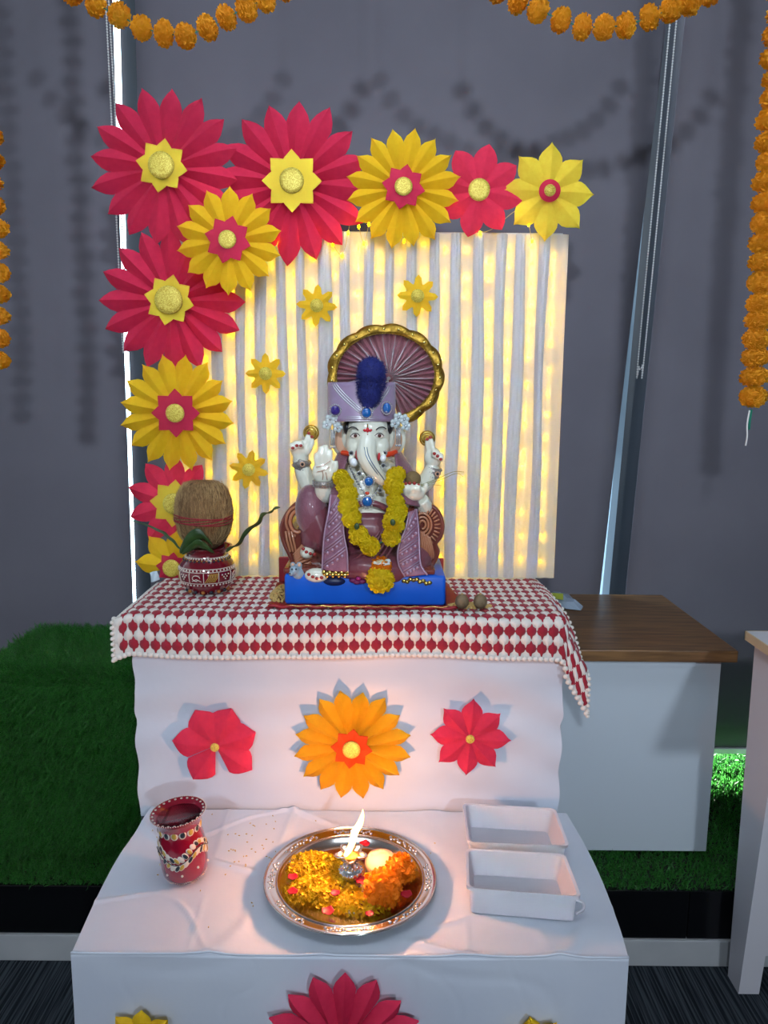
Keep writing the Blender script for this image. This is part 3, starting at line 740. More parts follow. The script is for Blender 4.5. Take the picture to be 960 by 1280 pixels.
# ------------------------------------------------------------------ the idol
YI = 1.585; KP = .00167
def Q(u, v, d=0.0): return P(u, v, YI - d)
idol = thing('elephant_headed_idol', 'seated elephant headed idol with a fan turban on the blue block', 'idol', (Q(455, 728).x, YI, BKZ))
def E(mb, u, v, d, ru, rd, rv, tilt=0, nu=18, nv=12):
    mb.ell(Q(u, v, d), (ru*KP, rd, rv*KP), nu, nv, Matrix.Rotation(R(tilt), 3, 'Y')); return mb
def T(mb, pts, rads, n=10, sub=5):
    path = spline([Q(*p) for p in pts], sub); mb.tube(path, [r*KP for r in lerp_list(rads, len(path))], n); return mb
# body: torso, four arms, head with ears and trunk grown into one skin
b = MB()
E(b, 458, 620, -.01, 48, .060, 50); E(b, 460, 595, -.005, 44, .048, 26); E(b, 460, 648, .015, 46, .058, 38)
E(b, 460, 545, .022, 27, .042, 32); E(b, 460, 535, .030, 25, .036, 20)
E(b, 445, 558, .034, 12, .026, 16); E(b, 475, 558, .034, 12, .026, 16)            # cheeks
T(b, [(460, 541, .046), (459, 554, .058), (458, 567, .068), (461, 578, .073), (467, 588, .074), (474, 597, .070), (480, 604, .064)], [9, 11.5, 12, 11, 9.5, 7.5, 5], 12, 5)
for s_, ux in ((-1, 429), (1, 492)):                                              # ears
    E(b, ux, 551, .006, 15, .010, 21, s_*10); E(b, ux - s_*7, 545, .012, 9, .012, 18)
T(b, [(441, 566, .048), (439, 574, .060), (440, 580, .066)], [4.2, 3.6, 2.2], 8); T(b, [(478, 564, .048), (480, 572, .058)], [4.2, 3.0], 8)
# arm at the picture's left, raised behind
T(b, [(424, 594, -.01), (404, 606, -.012), (388, 608, .0), (380, 592, .006), (376, 578, .008), (375, 568, .010)], [13, 12, 11.5, 11, 9.5, 9], 12)
E(b, 375, 562, .012, 12, .013, 12)
for i, (u, v) in enumerate(((365, 556), (370, 553), (375, 553))): T(b, [(370+i*3, 566, .016), (u, v, .026), (u+2, v+7, .030)], [4.2, 4.0, 3.4], 8, 4)
T(b, [(379, 562, .012), (383, 552, .014), (386, 543, .014)], [4.6, 4.0, 3.2], 8); T(b, [(383, 566, .014), (389, 557, .018), (390, 548, .016)], [4.4, 3.8, 3.0], 8)
# arm at the picture's left, open palm in front
T(b, [(424, 598, .02), (412, 616, .040), (405, 616, .055), (404, 604, .062)], [13, 12, 11, 10], 12)
E(b, 404, 590, .064, 13.5, .013, 15)
for i, (u, v) in enumerate(((396, 566), (401, 558), (407, 556), (412, 562))): T(b, [(398+i*4, 586, .066), (u, (v+580)/2, .068), (u+.5, v, .066)], [4.6, 4.2, 3.2], 8, 4)
T(b, [(414, 594, .066), (419, 585, .070), (419, 576, .070)], [4.6, 4.2, 3.2], 8, 4)
# arm at the picture's right, raised behind
T(b, [(492, 594, -.01), (512, 606, -.012), (530, 604, .0), (538, 592, .006), (541, 582, .008)], [13, 12, 11.5, 10.5, 9], 12)
E(b, 541, 572, .012, 11, .013, 13)
for i, (u, v) in enumerate(((543, 564), (547, 566), (551, 569))): T(b, [(541+i*2.5, 574, .016), (u, v, .026), (u, v+8, .030)], [4.0, 3.8, 3.2], 8, 4)
T(b, [(537, 566, .012), (535, 558, .014), (534, 550, .014)], [4.4, 3.8, 3.0], 8); T(b, [(541, 564, .014), (540, 556, .018), (538, 548, .016)], [4.2, 3.6, 2.8], 8)
# arm at the picture's right, cupped hand in front
T(b, [(494, 600, .015), (518, 628, .018), (530, 634, .034), (526, 624, .050)], [13, 12, 11, 9], 12)
E(b, 517, 616, .058, 14, .018, 10)
for i, u in enumerate((507, 512, 518, 523)): T(b, [(u+1, 618, .064), (u-.5, 611, .074), (u, 605, .070)], [4.2, 4.0, 3.0], 8, 4)
T(b, [(527, 616, .055), (532, 610, .060), (532, 604, .062)], [4.4, 3.8, 2.8], 8, 4)
# feet
E(b, 384, 690, .055, 9, .028, 8); E(b, 396, 719, .094, 15, .016, 9)
body = remesh('body', b, M_cream, idol, .0021, 3)
# ears' inner faces, painted rims
for s_, ux in ((-1, 429), (1, 492)):
    mb = MB(); E(mb, ux, 552, .0135, 10.5, .0035, 15.5, s_*10); obj('ear_inner', mb, M_peach, idol)
    pr = [Q(ux + 11.5*math.cos(a)*1.0, 552 + 17.5*math.sin(a), .0150) for a in np.linspace(PI*.35 if s_ > 0 else -PI*.5, PI*1.5 if s_ > 0 else PI*.65, 22)]
    obj('ear_rim', MB().tube(pr, .0024, 7), M_orange, idol)
# face paint
for s_, ux in ((-1, 444), (1, 474)):
    e = MB(); E(e, ux, 544.5, .0605, 5.2, .004, 2.7, s_*8); eye = obj('eye', e, mat('eye_white', 'efe6df', .2, coat=.8), idol)
    e2 = MB(); E(e2, ux+.3, 544.6, .0632, 2.3, .0026, 2.2); obj('iris', e2, M_eye, eye)
    obj('eyelid_line', MB().tube(spline([Q(ux-6, 545.5, .060), Q(ux-2, 541.8, .0645), Q(ux+2.5, 541.8, .0645), Q(ux+6, 545, .060)], 5), .0009, 6), M_dark, eye)
    obj('eyebrow', MB().tube(spline([Q(ux - s_*4, 538.0 if s_ < 0 else 537.5, .066), Q(ux, 534.5, .066), Q(ux + s_*5, 534.0, .064), Q(ux + s_*9, 536.5, .058)], 5), [.0007]+[.0012]*14+[.0005], 6), M_dark, idol)
mb = MB(); E(mb, 459.5, 537.5, .0655, 1.8, .003, 3.2); E(mb, 456, 538, .0650, 2.2, .003, 1.6, 20); E(mb, 463, 538, .0650, 2.2, .003, 1.6, -20); obj('forehead_mark', mb, mat('vermilion', 'c41c2a', .4), idol)
mb = MB(); E(mb, 459.5, 532.0, .066, .8, .0025, 2.4); E(mb, 459.5, 543.0, .0655, 1.2, .0025, 1.0); obj('forehead_dot', mb, M_gold, idol)
strp = [Q(457, 559, .0825), Q(459, 569, .0885), Q(464, 579, .0915), Q(470, 588, .0895), Q(476, 596, .0825), Q(480, 602, .0735)]
st_ = MB()
for dx in (-1.5, 1.5): st_.tube([p + Vector((dx*KP, 0, 0)) for p in spline(strp, 6)], .0010, 6)
obj('trunk_stripe', st_, mat('silver_blue_paint', '6d7f98', .35, .4), idol)
M_tusk = mat('tusk_white', 'e8ecf2', .15, coat=.8)
mb = MB(); E(mb, 442, 578, .070, 4.5, .008, 5.5, -15); obj('tusk', mb, M_tusk, idol)
mb = MB(); E(mb, 479, 573, .062, 4.0, .007, 4.5, 15); obj('tusk', mb, M_tusk, idol)
M_mouth = mat('mouth_red', 'c02a34', .35)
mb = MB(); E(mb, 446.5, 569, .062, 2.2, .004, 6, -5); obj('mouth_paint', mb, M_mouth, idol)
mb = MB(); E(mb, 473.5, 571, .060, 1.8, .004, 5, 5); obj('mouth_paint', mb, M_mouth, idol)
# black hair under the turban
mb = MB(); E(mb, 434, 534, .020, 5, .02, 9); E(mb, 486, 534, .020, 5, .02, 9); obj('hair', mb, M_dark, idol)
# fingernails
def nails(lst):
    mb = MB()
    for (u, v, d) in lst: E(mb, u, v, d, 2.2, .0026, 2.0, 0, 8, 6)
    return obj('nails', mb, M_nail, idol)
nails([(366, 560, .036), (371, 557, .036), (376, 557, .036), (386, 541.5, .019), (390, 546, .021)])
nails([(543, 567, .036), (547, 570, .036), (551, 574, .036), (534, 549, .019), (538, 546.5, .021)])
nails([(507, 604.5, .076), (512, 604, .077), (518, 604, .077), (523, 606.5, .075)])
nails([(379, 686, .078), (383, 690, .082), (388, 692, .082), (393, 693, .079)]); nails([(386, 718, .107), (391, 721, .111), (396, 723, .112), (402, 722, .111)])
def palm_lines():
    mb = MB()
    for pts in ([(395, 584, .0795), (404, 582, .0815), (413, 576, .0795)], [(396, 590, .0795), (404, 588, .0815), (412, 584, .080)], [(403, 600, .078), (404, 594, .080), (403, 589, .0812)], [(409, 600, .077), (408, 594, .079), (407, 590, .0805)]):
        mb.tube(spline([Q(*p) for p in pts], 4), .0006, 5)
    return obj('palm_lines', mb, M_copper, idol)
palm_lines()
# discs held in the raised hands
for cu, cv in ((389, 541), (534, 548)):
    M90 = Matrix.Rotation(R(90), 3, 'X'); c0 = Q(cu, cv, .006)
    dsk = obj('held_disc', MB().lathe([(.0002, .004), (.008, .004), (.0155, .003), (.0165, 0), (.0155, -.003), (.0002, -.003)], 26, c0, M90), M_gold, idol)
    obj('disc_rings', MB().tube([c0+Vector((.0125*math.cos(a), -.0045, .0125*math.sin(a))) for a in np.linspace(0, 2*PI, 25)[:-1]], .0014, 6, closed=True)
        .tube([c0+Vector((.0075*math.cos(a), -.0050, .0075*math.sin(a))) for a in np.linspace(0, 2*PI, 19)[:-1]], .0012, 6, closed=True), M_goldb, dsk)
# bracelets: bands with bead rows and a studded flower
M_band = mat('pale_bronze_band', '9a928c', .35, .5, col2='7c746e', scale=200)
def band(pts, r, wv, gem=None, gm=M_dark):
    c0 = [Q(*p) for p in pts]; a0, a1 = c0[0], c0[1]; ax = (a1-a0).normalized(); mid = (a0+a1)/2
    M = Vector((0, 0, 1)).rotation_difference(ax).to_matrix(); h = wv*KP/2
    bo = obj('arm_band', MB().lathe([(r*.9, -h), (r, -h), (r*1.04, 0), (r, h), (r*.9, h)], 26, mid, M), M_band, idol)
    bb = MB()
    for zz in (-h*.75, 0, h*.75):
        for k in range(22): a = 2*PI*k/22; bb.ell(mid + M @ Vector((r*1.06*math.cos(a), r*1.06*math.sin(a), zz)), .0012, 6, 4)
    obj('beads', bb, M_pearl, bo)
    if gem:
        gq = Q(*gem); ring = MB()
        for k in range(10): a = 2*PI*k/10; ring.ell(gq + Vector((.0042*math.cos(a), 0, .0042*math.sin(a))), .0015, 6, 4)
        obj('stud_ring', ring, M_peach, bo); obj('stud', MB().ell(gq, (.003, .003, .003), 10, 8), gm, bo)
band([(375, 586, .007), (379, 574, .008)], .0172, 13, (378, 580.5, .027)); band([(539, 594, .005), (543, 584, .008)], .0160, 13, (547, 592.5, .022))
band([(404, 607, .062), (404, 601, .063)], .0195, 7); band([(527, 634, .034), (527, 627, .042)], .0165, 7)
# sweet in the cupped hand, grass stalks
obj('held_sweet', MB().ell(Q(516, 599, .050), (.0165, .0165, .0165), 18, 14), M_sweet, idol)
# chest necklace, pendant gems
def necklace(pts, r, m, nm):
    path = spline([Q(*p) for p in pts], 10); mb = MB(); last = path[0]; mb.ell(last, r, 6, 5)
    for p in path[1:]:
        if (p-last).length > r*1.9: mb.ell(p, r, 6, 5); last = p
    return obj(nm, mb, m, idol)
necklace([(438, 585, .055), (446, 600, .062), (453, 612, .066), (459, 622, .068)], .0026, M_pearl, 'necklace'); necklace([(478, 592, .058), (474, 608, .066), (466, 620, .068), (459, 624, .068)], .0026, M_pearl, 'necklace')
necklace([(434, 575, .045), (440, 590, .058), (448, 606, .064)], .0017, M_dark, 'necklace')
def gem(u, v, d, ru, rv, gm, ring=True, nm='gem'):
    c0 = Q(u, v, d); g_ = MB().ell(c0, (ru*KP, .005, rv*KP), 16, 10); go = obj(nm, g_, gm, idol)
    rr = MB()
    for k in range(18):
        a = 2*PI*k/18; rr.ell(c0 + Vector(((ru+1.3)*KP*math.cos(a), -.0005, (rv+1.3)*KP*math.sin(a))), .0017, 6, 5)
    obj('setting', rr, M_pearl, go)
gem(461, 602, .084, 5.2, 5.2, M_gem, nm='pendant_gem'); gem(459, 627, .086, 6, 6, M_gem, nm='pendant_gem')
mb = MB(); E(mb, 459, 616.5, .078, 2.6, .003, 2); obj('chest_mark', mb, M_orange, idol)
for (u, v, d) in ((439, 566.5, .060), (481, 566.5, .056), (449, 592, .074), (479, 582, .066), (475, 613, .074)):
    c0 = Q(u, v, d); rr = MB()
    for k in range(9): a = 2*PI*k/9; rr.ell(c0 + Vector((.0042*math.cos(a), 0, .0042*math.sin(a))), .0015, 6, 4)
    so = obj('rosette', rr, M_pearl, idol); obj('rosette_stud', MB().ell(c0, (.003, .0025, .003), 10, 8), M_dark, so)
mb = MB(); T(mb, [(428, 566, .03), (436, 567, .045), (444, 570, .054)], [3.2, 3.2, 2.6], 8); T(mb, [(476, 569, .052), (486, 568, .044), (495, 565, .028)], [2.8, 3.2, 3.2], 8); obj('red_collar', mb, M_orange, idol)
# dhoti: raised knee, folded leg and waist wrap in one skin
d_ = MB()
E(d_, 458, 668, .02, 52, .062, 34); E(d_, 460, 660, .028, 50, .060, 32); E(d_, 391, 645, .035, 20, .038, 37, -6); E(d_, 397, 662, .030, 24, .040, 24)
T(d_, [(430, 680, .02), (405, 668, .04), (392, 640, .045), (388, 626, .045)], [24, 23, 19, 14], 14)
T(d_, [(500, 690, .03), (520, 700, .045), (492, 712, .075), (455, 708, .085), (428, 712, .078), (412, 718, .072)], [22, 20, 19, 18, 14, 8], 14)
T(d_, [(392, 660, .045), (388, 676, .050), (385, 684, .052)], [15, 12, 9], 12); E(d_, 455, 705, .02, 62, .065, 20)
dh = remesh('dhoti', d_, M_maroon, idol, .0026, 4)
# mauve velvet over the raised knee
mb = MB(); E(mb, 390, 640, .041, 20.5, .038, 34, -6); obj('knee_cover', mb, M_mauve, idol)
fo = MB()
for k in range(6):
    fo.tube(spline([Q(440+k*6, 700+k*2, .100), Q(455+k*7, 690-k*1, .102), Q(475+k*5, 664-k*3, .088)], 6), .0020, 6)
obj('dhoti_pleats', fo, M_maroon, idol)
mb = MB(); T(mb, [(432, 640, .070), (450, 630, .080), (470, 630, .080), (490, 640, .070)], [4, 4, 4, 4], 8); obj('waist_band', mb, M_maroon, idol)
# stole over the shoulders and the two beaded sash ends
def stole(pts, m, nm='stole'):
    mb = MB(); n = len(pts); L_ = spline([Q(*p[0]) for p in pts], 6); R_ = spline([Q(*p[1]) for p in pts], 6); W = 8; rows = []
    for a, c in zip(L_, R_): rows.append([a.lerp(c, k/W) + Vector((0, -.004*math.sin(PI*k/W), 0)) for k in range(W+1)])
    m_ = len(rows); mb.grid(lambda s, t: rows[round(t*(m_-1))][round(s*W)], W, m_-1)
    o = obj(nm, mb, m, idol); o.modifiers.new('t', 'SOLIDIFY').thickness = .004; return o, L_, R_
stole([((424, 566, .012), (438, 568, .030)), ((418, 582, .030), (432, 584, .052)), ((416, 600, .048), (430, 602, .066)), ((414, 622, .070), (430, 622, .080))], M_mauve)
stole([((492, 566, .030), (500, 566, .012)), ((494, 582, .050), (516, 590, .020)), ((492, 602, .064), (514, 604, .034)), ((506, 630, .074), (524, 634, .060))], M_mauve)
def sash(pts, gold=False):
    so, L_, R_ = stole(pts, M_sashp, 'sash'); n = len(L_); mb = MB()
    for e in (L_, R_): mb.tube([p + Vector((0, -.005, 0)) for p in e], .0020, 6)
    step = 4
    for i in range(0, n-5, step):
        a = L_[min(i+5, n-1)] + Vector((.002, -.0075, 0)); c = R_[i] + Vector((-.002, -.0075, 0))
        mb.tube([a, (a+c)/2 + Vector((0, -.003, 0)), c], .0013, 6)
        a2 = L_[min(i+6, n-1)] + Vector((.002, -.0075, 0)); c2 = R_[min(i+1, n-1)] + Vector((-.002, -.0075, 0)); mb.tube([a2, (a2+c2)/2 + Vector((0, -.003, 0)), c2], .0013, 6)
        for k in (.2, .4, .6, .8):
            j = min(n-1, int(round(i + 7 - 5*k))); q_ = L_[j].lerp(R_[j], k) + Vector((0, -.009, 0)); mb.ell(q_, (.0034, .002, .0034), 8, 6)
    obj('beadwork', mb, M_sashl, so); return so
sash([((414, 618, .078), (424, 620, .084)), ((411, 640, .088), (428, 642, .096)), ((406, 666, .092), (430, 668, .102)), ((404, 690, .094), (434, 690, .106)), ((403, 712, .096), (435, 714, .106))])
sash([((511, 640, .078), (520, 636, .068)), ((507, 660, .088), (523, 662, .074)), ((498, 684, .098), (524, 686, .082)), ((498, 704, .100), (526, 706, .088)), ((506, 720, .100), (534, 718, .092))])
# gold hem ends
mb = MB()
for k in range(9): mb.ell(Q(405+k*3.7, 716+(k % 2)*3, .104), (.0052, .004, .0062), 8, 6)
for k in range(9): mb.ell(Q(505+k*4, 723+abs(k-3)*1.1+(k % 2)*2, .098), (.0055, .004, .0045), 8, 6)
obj('gold_fringe', mb, M_goldb, idol)
mb = MB(); E(mb, 418, 726, .094, 14, .012, 6); obj('navy_hem', mb, mat('navy_paint', '14204a', .4), idol)
mb = MB(); E(mb, 500, 715, .080, 8, .012, 14, -15); E(mb, 508, 728, .085, 14, .008, 3); obj('red_hem', mb, mat('red_satin', 'b81a1c', .4), idol)
# glazed throne scrolls
def outline(pts, n=6):
    cl = pts + [pts[0], pts[1]]; s_ = spline([Vector((p[0], 0, p[1])) for p in [pts[-1]] + cl], n); return s_[n:-n]
def scroll(nm, pts, dfront, thick, hole=None):
    ol = outline(pts, 4); fr = [Q(p.x, p.z, dfront) for p in ol]; ba = [p + Vector((0, thick, 0)) for p in fr]
    so = None
    if hole:
        hu, hv, ha, hb = hole; n = len(ol)
        inn = [Q(hu + ha*math.cos(a), hv + hb*math.sin(a), dfront) for a in [math.atan2((p.z-hv)/hb, (p.x-hu)/ha) for p in ol]]; innb = [p + Vector((0, thick, 0)) for p in inn]
        mb = MB(); vs = fr + inn + ba + innb
        fs = []
        for i in range(n):
            j = (i+1) % n; fs += [(i, j, n+j, n+i), (2*n+j, 2*n+i, 3*n+i, 3*n+j), (j, i, 2*n+i, 2*n+j), (n+i, n+j, 3*n+j, 3*n+i)]
        mb.add(vs, fs)
    else: mb = MB().prism(fr, ba)
    so = obj(nm, mb, M_brown, idol, True, False, 40)
    obj('scroll_edge', MB().tube([p + Vector((0, .004, 0)) for p in fr], .0050, 8, closed=True), M_brown, so)
    return so
SL = scroll('throne_scroll', [(366, 634), (378, 627), (392, 632), (402, 650), (404, 690), (400, 712), (372, 712), (362, 694), (354, 676), (352, 660), (357, 646)], .045, .07, (372, 652, 6.5, 10))
rib = MB()
rib.tube([Q(372+9.5*math.cos(a), 652+13.5*math.sin(a), .049) for a in np.linspace(0, 2*PI, 31)[:-1]], .0036, 8, closed=True); rib.tube([Q(372+14.5*math.cos(a), 652+18.5*math.sin(a), .046) for a in np.linspace(PI*.55, PI*2.0, 26)], .0030, 8)
for k in range(9):
    rib.tube(spline([Q(396-k*1.0, 664+k*5.5, .052), Q(384-k*2, 675+k*5, .055), Q(367+k*.6, 694+k*2.6, .050)], 5), .0030, 7)
for k in range(3): rib.tube(spline([Q(357+k*3.5, 664, .050), Q(359+k*4, 676, .053), Q(363+k*3.5, 690, .050)], 5), .0026, 7)
obj('raised_ribs', rib, M_copper, SL)
SR = scroll('throne_scroll', [(512, 640), (522, 630), (536, 631), (548, 641), (553, 656), (551, 670), (544, 680), (547, 690), (543, 702), (530, 716), (514, 716), (510, 690)], .045, .07)
rib = MB()
for k in range(15):
    a = -PI*.62 + k*(PI*1.02)/14; c_ = (530, 658)
    rib.tube([Q(c_[0]+13*math.cos(a), c_[1]+17*math.sin(a), .050), Q(c_[0]+20.5*math.cos(a), c_[1]+25*math.sin(a), .048)], .0020, 6)
for rr_ in (12.5, 8.5, 4.5): rib.tube([Q(528+rr_*.9*math.cos(a), 656+rr_*1.15*math.sin(a), .051) for a in np.linspace(-PI*1.05, PI*.55, 24)], .0026, 7)
for k in range(7): rib.tube(spline([Q(523+k*2.3, 662+k*1.5, .052), Q(526+k*2.6, 684+k*1.2, .055), Q(527+k*2.4, 712-k*2.4, .050)], 5), .0025, 7)
obj('raised_ribs', rib, M_copper, SR)
# seat and back that join the two scrolls
mb = MB(); E(mb, 455, 690, -.035, 75, .04, 45); E(mb, 455, 640, -.05, 60, .02, 50); obj('throne_back', mb, M_brown, idol)
obj('seat_plate', MB().box(Q(362, 725).x, Q(540, 725).x, YI-.095, YI+.07, BKZ, BKZ+.012, .004), M_brown, idol)
# turban: lilac band, pleated fan, gold scallops, gems, plume
def tband(s, t):
    a = PI*(1.02 - 1.04*s); u = 452 + (40.5+1.0*t)*(-math.cos(PI-a))*-1
    uu = 452 - 41*math.cos(PI*s); dd = .012 + .052*math.sin(PI*s)
    v = 527 - 49*t
    return Q(uu + (s-.5)*-1*t, v, dd*(1-.25*t))
o = obj('turban_band', MB().grid(tband, 40, 10, True), M_lilac, idol); o.modifiers.new('t', 'SOLIDIFY').thickness = .003
mb = MB(); E(mb, 452, 503, .012, 38, .042, 27); obj('turban_crown', mb, M_lilac, idol)
tr = MB()
for t_ in (.02, .07, .12): tr.tube([Vector(tband(k/36, t_)) + Vector((0, -.002, 0)) for k in range(37)], .0014, 6)
for (s0, t0, s1, t1) in ((.12, 1.0, .48, .22), (.16, 1.0, .50, .24), (.20, 1.0, .52, .26), (.86, .92, .60, .24), (.82, .92, .58, .24)):
    tr.tube([Vector(tband(s0+(s1-s0)*k/14, t0+(t1-t0)*k/14)) + Vector((0, -.003, 0)) for k in range(15)], .0013, 6)
obj('silver_piping', tr, M_pearl, idol)
gem(419, 513, .053, 5.5, 5.5, M_gemd, nm='turban_gem'); gem(458, 516, .072, 5.5, 5.5, M_gem, nm='turban_gem'); gem(483.5, 510, .060, 4.8, 6, M_gem, nm='turban_gem')
FC = (486, 473)
def fanout(a):                              # outline of the fan by angle
    return 482 + 63*math.cos(a), 469 - 54*math.sin(a)
A0, A1 = R(-75), R(206); NP = 34
def fanpt(r, a, k):
    u, v = fanout(a); return Q(FC[0] + (u-FC[0])*r, FC[1] + (v-FC[1])*r, -.012 + (.007 if k % 2 else -.004)*min(1, r*1.6) + .018*(1-r))
mb = MB(); NA = NP*2
mb.grid(lambda s, t: fanpt(.04+.96*t, A0+(A1-A0)*s, int(round(s*NA))), NA, 8)
o = obj('turban_fan', mb, M_fan, idol, False); o.modifiers.new('t', 'SOLIDIFY').thickness = .0015
gl = MB()
for k in range(0, NP, 2): gl.tube([Q(*(lambda q: (q[0], q[1], 0))(fanout(0))) if False else fanpt(r, A0+(A1-A0)*(k*2+1)/NA, 1) + Vector((0, -.0012, 0)) for r in np.linspace(.1, .97, 6)], .0006, 5)
obj('silver_threads', gl, M_pearl, idol)
rim = MB(); NS = 16
def rimr(a): return 1.0 + .045*abs(math.sin((a-A0)/(A1-A0)*PI*NS/1.0))
ins, outs = [], []
NR = 160
for k in range(NR+1):
    a = A0+(A1-A0)*k/NR; u, v = fanout(a); du, dv = math.cos(a), -math.sin(a)
    w = 7.5 + 3.0*abs(math.sin(PI*NS*.5*k/NR*1.25))
    ins.append(Q(u-du*2, v-dv*2, -.001)); outs.append(Q(u+du*w, v+dv*w, -.004 + .004*math.sin(PI*NS*1.25*k/NR)))
rim.grid(lambda s, t: (ins if t < .25 else outs)[round(s*NR)] if t in (0, 1) else ins[round(s*NR)].lerp(outs[round(s*NR)], t) + Vector((0, -.003*math.sin(PI*t), 0)), NR, 4)
o = obj('scalloped_trim', rim, M_gold, idol); o.modifiers.new('t', 'SOLIDIFY').thickness = .002
bb = MB()
for k in range(0, NR+1, 2): bb.ell(ins[k] + Vector((0, -.003, 0)), .0016, 6, 4)
for k in range(5, NR, 9): q_ = ins[k].lerp(outs[k], .55); bb.ell(q_ + Vector((0, -.004, 0)), (.0032, .002, .0032), 8, 6)
obj('trim_beads', bb, M_goldb, idol)
# plume
pl_ = MB(); E(pl_, 464, 466, .058, 17, .022, 18); E(pl_, 462, 490, .062, 14, .018, 18); E(pl_, 460, 506, .066, 7, .010, 7)
plume = remesh('feather_plume', pl_, M_navy, idol, .003, 3)
gg = np.random.default_rng(11); cs = [(464, 466, .058, 17, .022, 18), (462, 490, .062, 14, .018, 18), (464, 478, .06, 17, .022, 14)]; hp, hn = [], []
for (u, v, d, ru, rd, rv) in cs:
    c0 = Q(u, v, d)
    for _ in range(1300):
        n_ = gg.normal(0, 1, 3); n_ /= np.linalg.norm(n_); hp.append(np.array(c0) + n_*np.array([ru*KP, rd, rv*KP])*.93); hn.append(n_)
o = obj('feather_barbs', blade_mesh(hp, hn, .0085, .0008, .5, 4), M_navy, plume, False, True); o.location = -wloc(plume); o['kind'] = 'stuff'
# flower earrings with tassels
for (cu, cv, tu) in ((415, 529, 416), (500, 527, 498)):
    c0 = Q(cu, cv, .045); eo = MB()
    for (dx, dy_) in ((-6, 2), (5, -3), (7, 5), (-2, -5)):
        cc = c0 + Vector((dx*KP, -.003, -dy_*KP))
        for k in range(5):
            a = 2*PI*k/5; eo.ell(cc + Vector((.0058*math.cos(a), 0, .0058*math.sin(a))), (.0048, .0026, .0048), 8, 6)
    ea = obj('flower_earring', eo, mat('pearl_flower', 'bcc8cc', .25, coat=.6), idol)
    pe = MB()
    for (dx, dy_) in ((-6, 2), (5, -3), (7, 5), (-2, -5)): pe.ell(c0 + Vector((dx*KP, -.007, -dy_*KP)), .0028, 8, 6)
    obj('pearl', pe, M_pearl, ea); ta = MB()
    for dx in (-2, 0, 2): ta.tube([Q(tu+dx, cv+8, .044), Q(tu+dx, cv+28, .044)], .0013, 6)
    for dx in (-2.5, .5, 2.5): ta.ell(Q(tu+dx, cv+30, .045), .0026, 8, 6)
    obj('tassel', ta, M_pearl, ea)
# small mouse at the feet
ms = MB(); E(ms, 373, 716, .085, 9, .018, 9); E(ms, 368, 713, .098, 6, .010, 6); E(ms, 364, 717, .106, 3, .007, 3); E(ms, 366, 706, .092, 3.4, .003, 3.6); E(ms, 374, 706, .090, 3.6, .003, 3.8); T(ms, [(380, 722, .08), (388, 724, .08), (392, 721, .078)], [1.6, 1.2, .8], 6)
mo = remesh('mouse_body', ms, M_mouse, idol, .0014, 2)
mb = MB(); E(mb, 365, 711.5, .1085, 1, .002, 1.1); E(mb, 370, 711.5, .1080, 1, .002, 1.1); E(mb, 362.5, 717, .1130, .9, .002, .9); obj('mouse_eye', mb, M_dark, mo)
mb = MB(); E(mb, 366, 706, .0952, 2.0, .002, 2.2); E(mb, 374, 706, .0932, 2.1, .002, 2.3); obj('mouse_ear_inner', mb, M_peach, mo)

# ------------------------------------------------------------------ marigolds
def marigold(seed, n=170, flat=.86, m=M_marO, core=M_core):
    gg = np.random.default_rng(seed); mb = MB(); ga = PI*(3-math.sqrt(5))
    for i in range(n):
        z = 1-2*(i+.5)/n; r = math.sqrt(1-z*z); a = ga*i + gg.uniform(-.2, .2); d = Vector((r*math.cos(a), r*math.sin(a), z))
        t = d.cross(Vector(gg.normal(0, 1, 3))).normalized(); b_ = d.cross(t)
        w = gg.uniform(.13, .19); L = gg.uniform(.86, 1.04); base = d*.72; mid = d*(L*.9) + b_*.03; tip = d*L + b_*gg.uniform(-.10, .10)
        vs = [base-t*w*.4, base+t*w*.4, mid+t*w, mid-t*w, tip+t*w*.75-d*.03, tip-t*w*.75-d*.03, tip+d*.03]
        mb.add(vs, [(0, 1, 2, 3), (3, 2, 4, 6, 5)])
    mb.ell((0, 0, 0), .80, 12, 9)
    mb.v = [(x, y, zz*flat) for x, y, zz in mb.v]
    me = mesh_from('marigold', mb); me.materials.append(m); me.shade_flat(); return me
MO = [marigold(s, 200, f, M_marO) for s, f in ((1, .88), (2, .82), (3, .92))]
MY = [marigold(s, 190, f, M_marY) for s, f in ((4, .86), (5, .80), (6, .92))]
MO2 = marigold(7, 260, .85, M_marO2)
def garland(name, label, centres, rad, ms, m_thread, group=None, axis=None, loc=None, cat='garland', part='marigold', sq=1.0):
    t = thing(name, label, cat, loc if loc is not None else centres[-1], group); l0 = wloc(t)
    for i, c in enumerate(centres):
        a = centres[max(i-1, 0)]; b_ = centres[min(i+1, len(centres)-1)]; d = (Vector(b_)-Vector(a)).normalized()
        e = d.to_track_quat('Z', 'Y').to_euler(); r = rad[i] if hasattr(rad, '__len__') else rad
        o = inst(ms[i % len(ms)], part, t, Vector(c)-l0, e, (r*random.uniform(.94, 1.06), r*random.uniform(.94, 1.06), r*sq))
    ends = [Vector(c) for c in centres]; tops = [Vector((ends[0].x, ends[0].y, 2.8))] + ends
    if abs(ends[0].z-ends[-1].z) < .15: tops = tops + [Vector((ends[-1].x, ends[-1].y, 2.8))]
    obj('thread', MB().tube(tops, .0012, 6), m_thread, t)
    return t
GY = 1.60
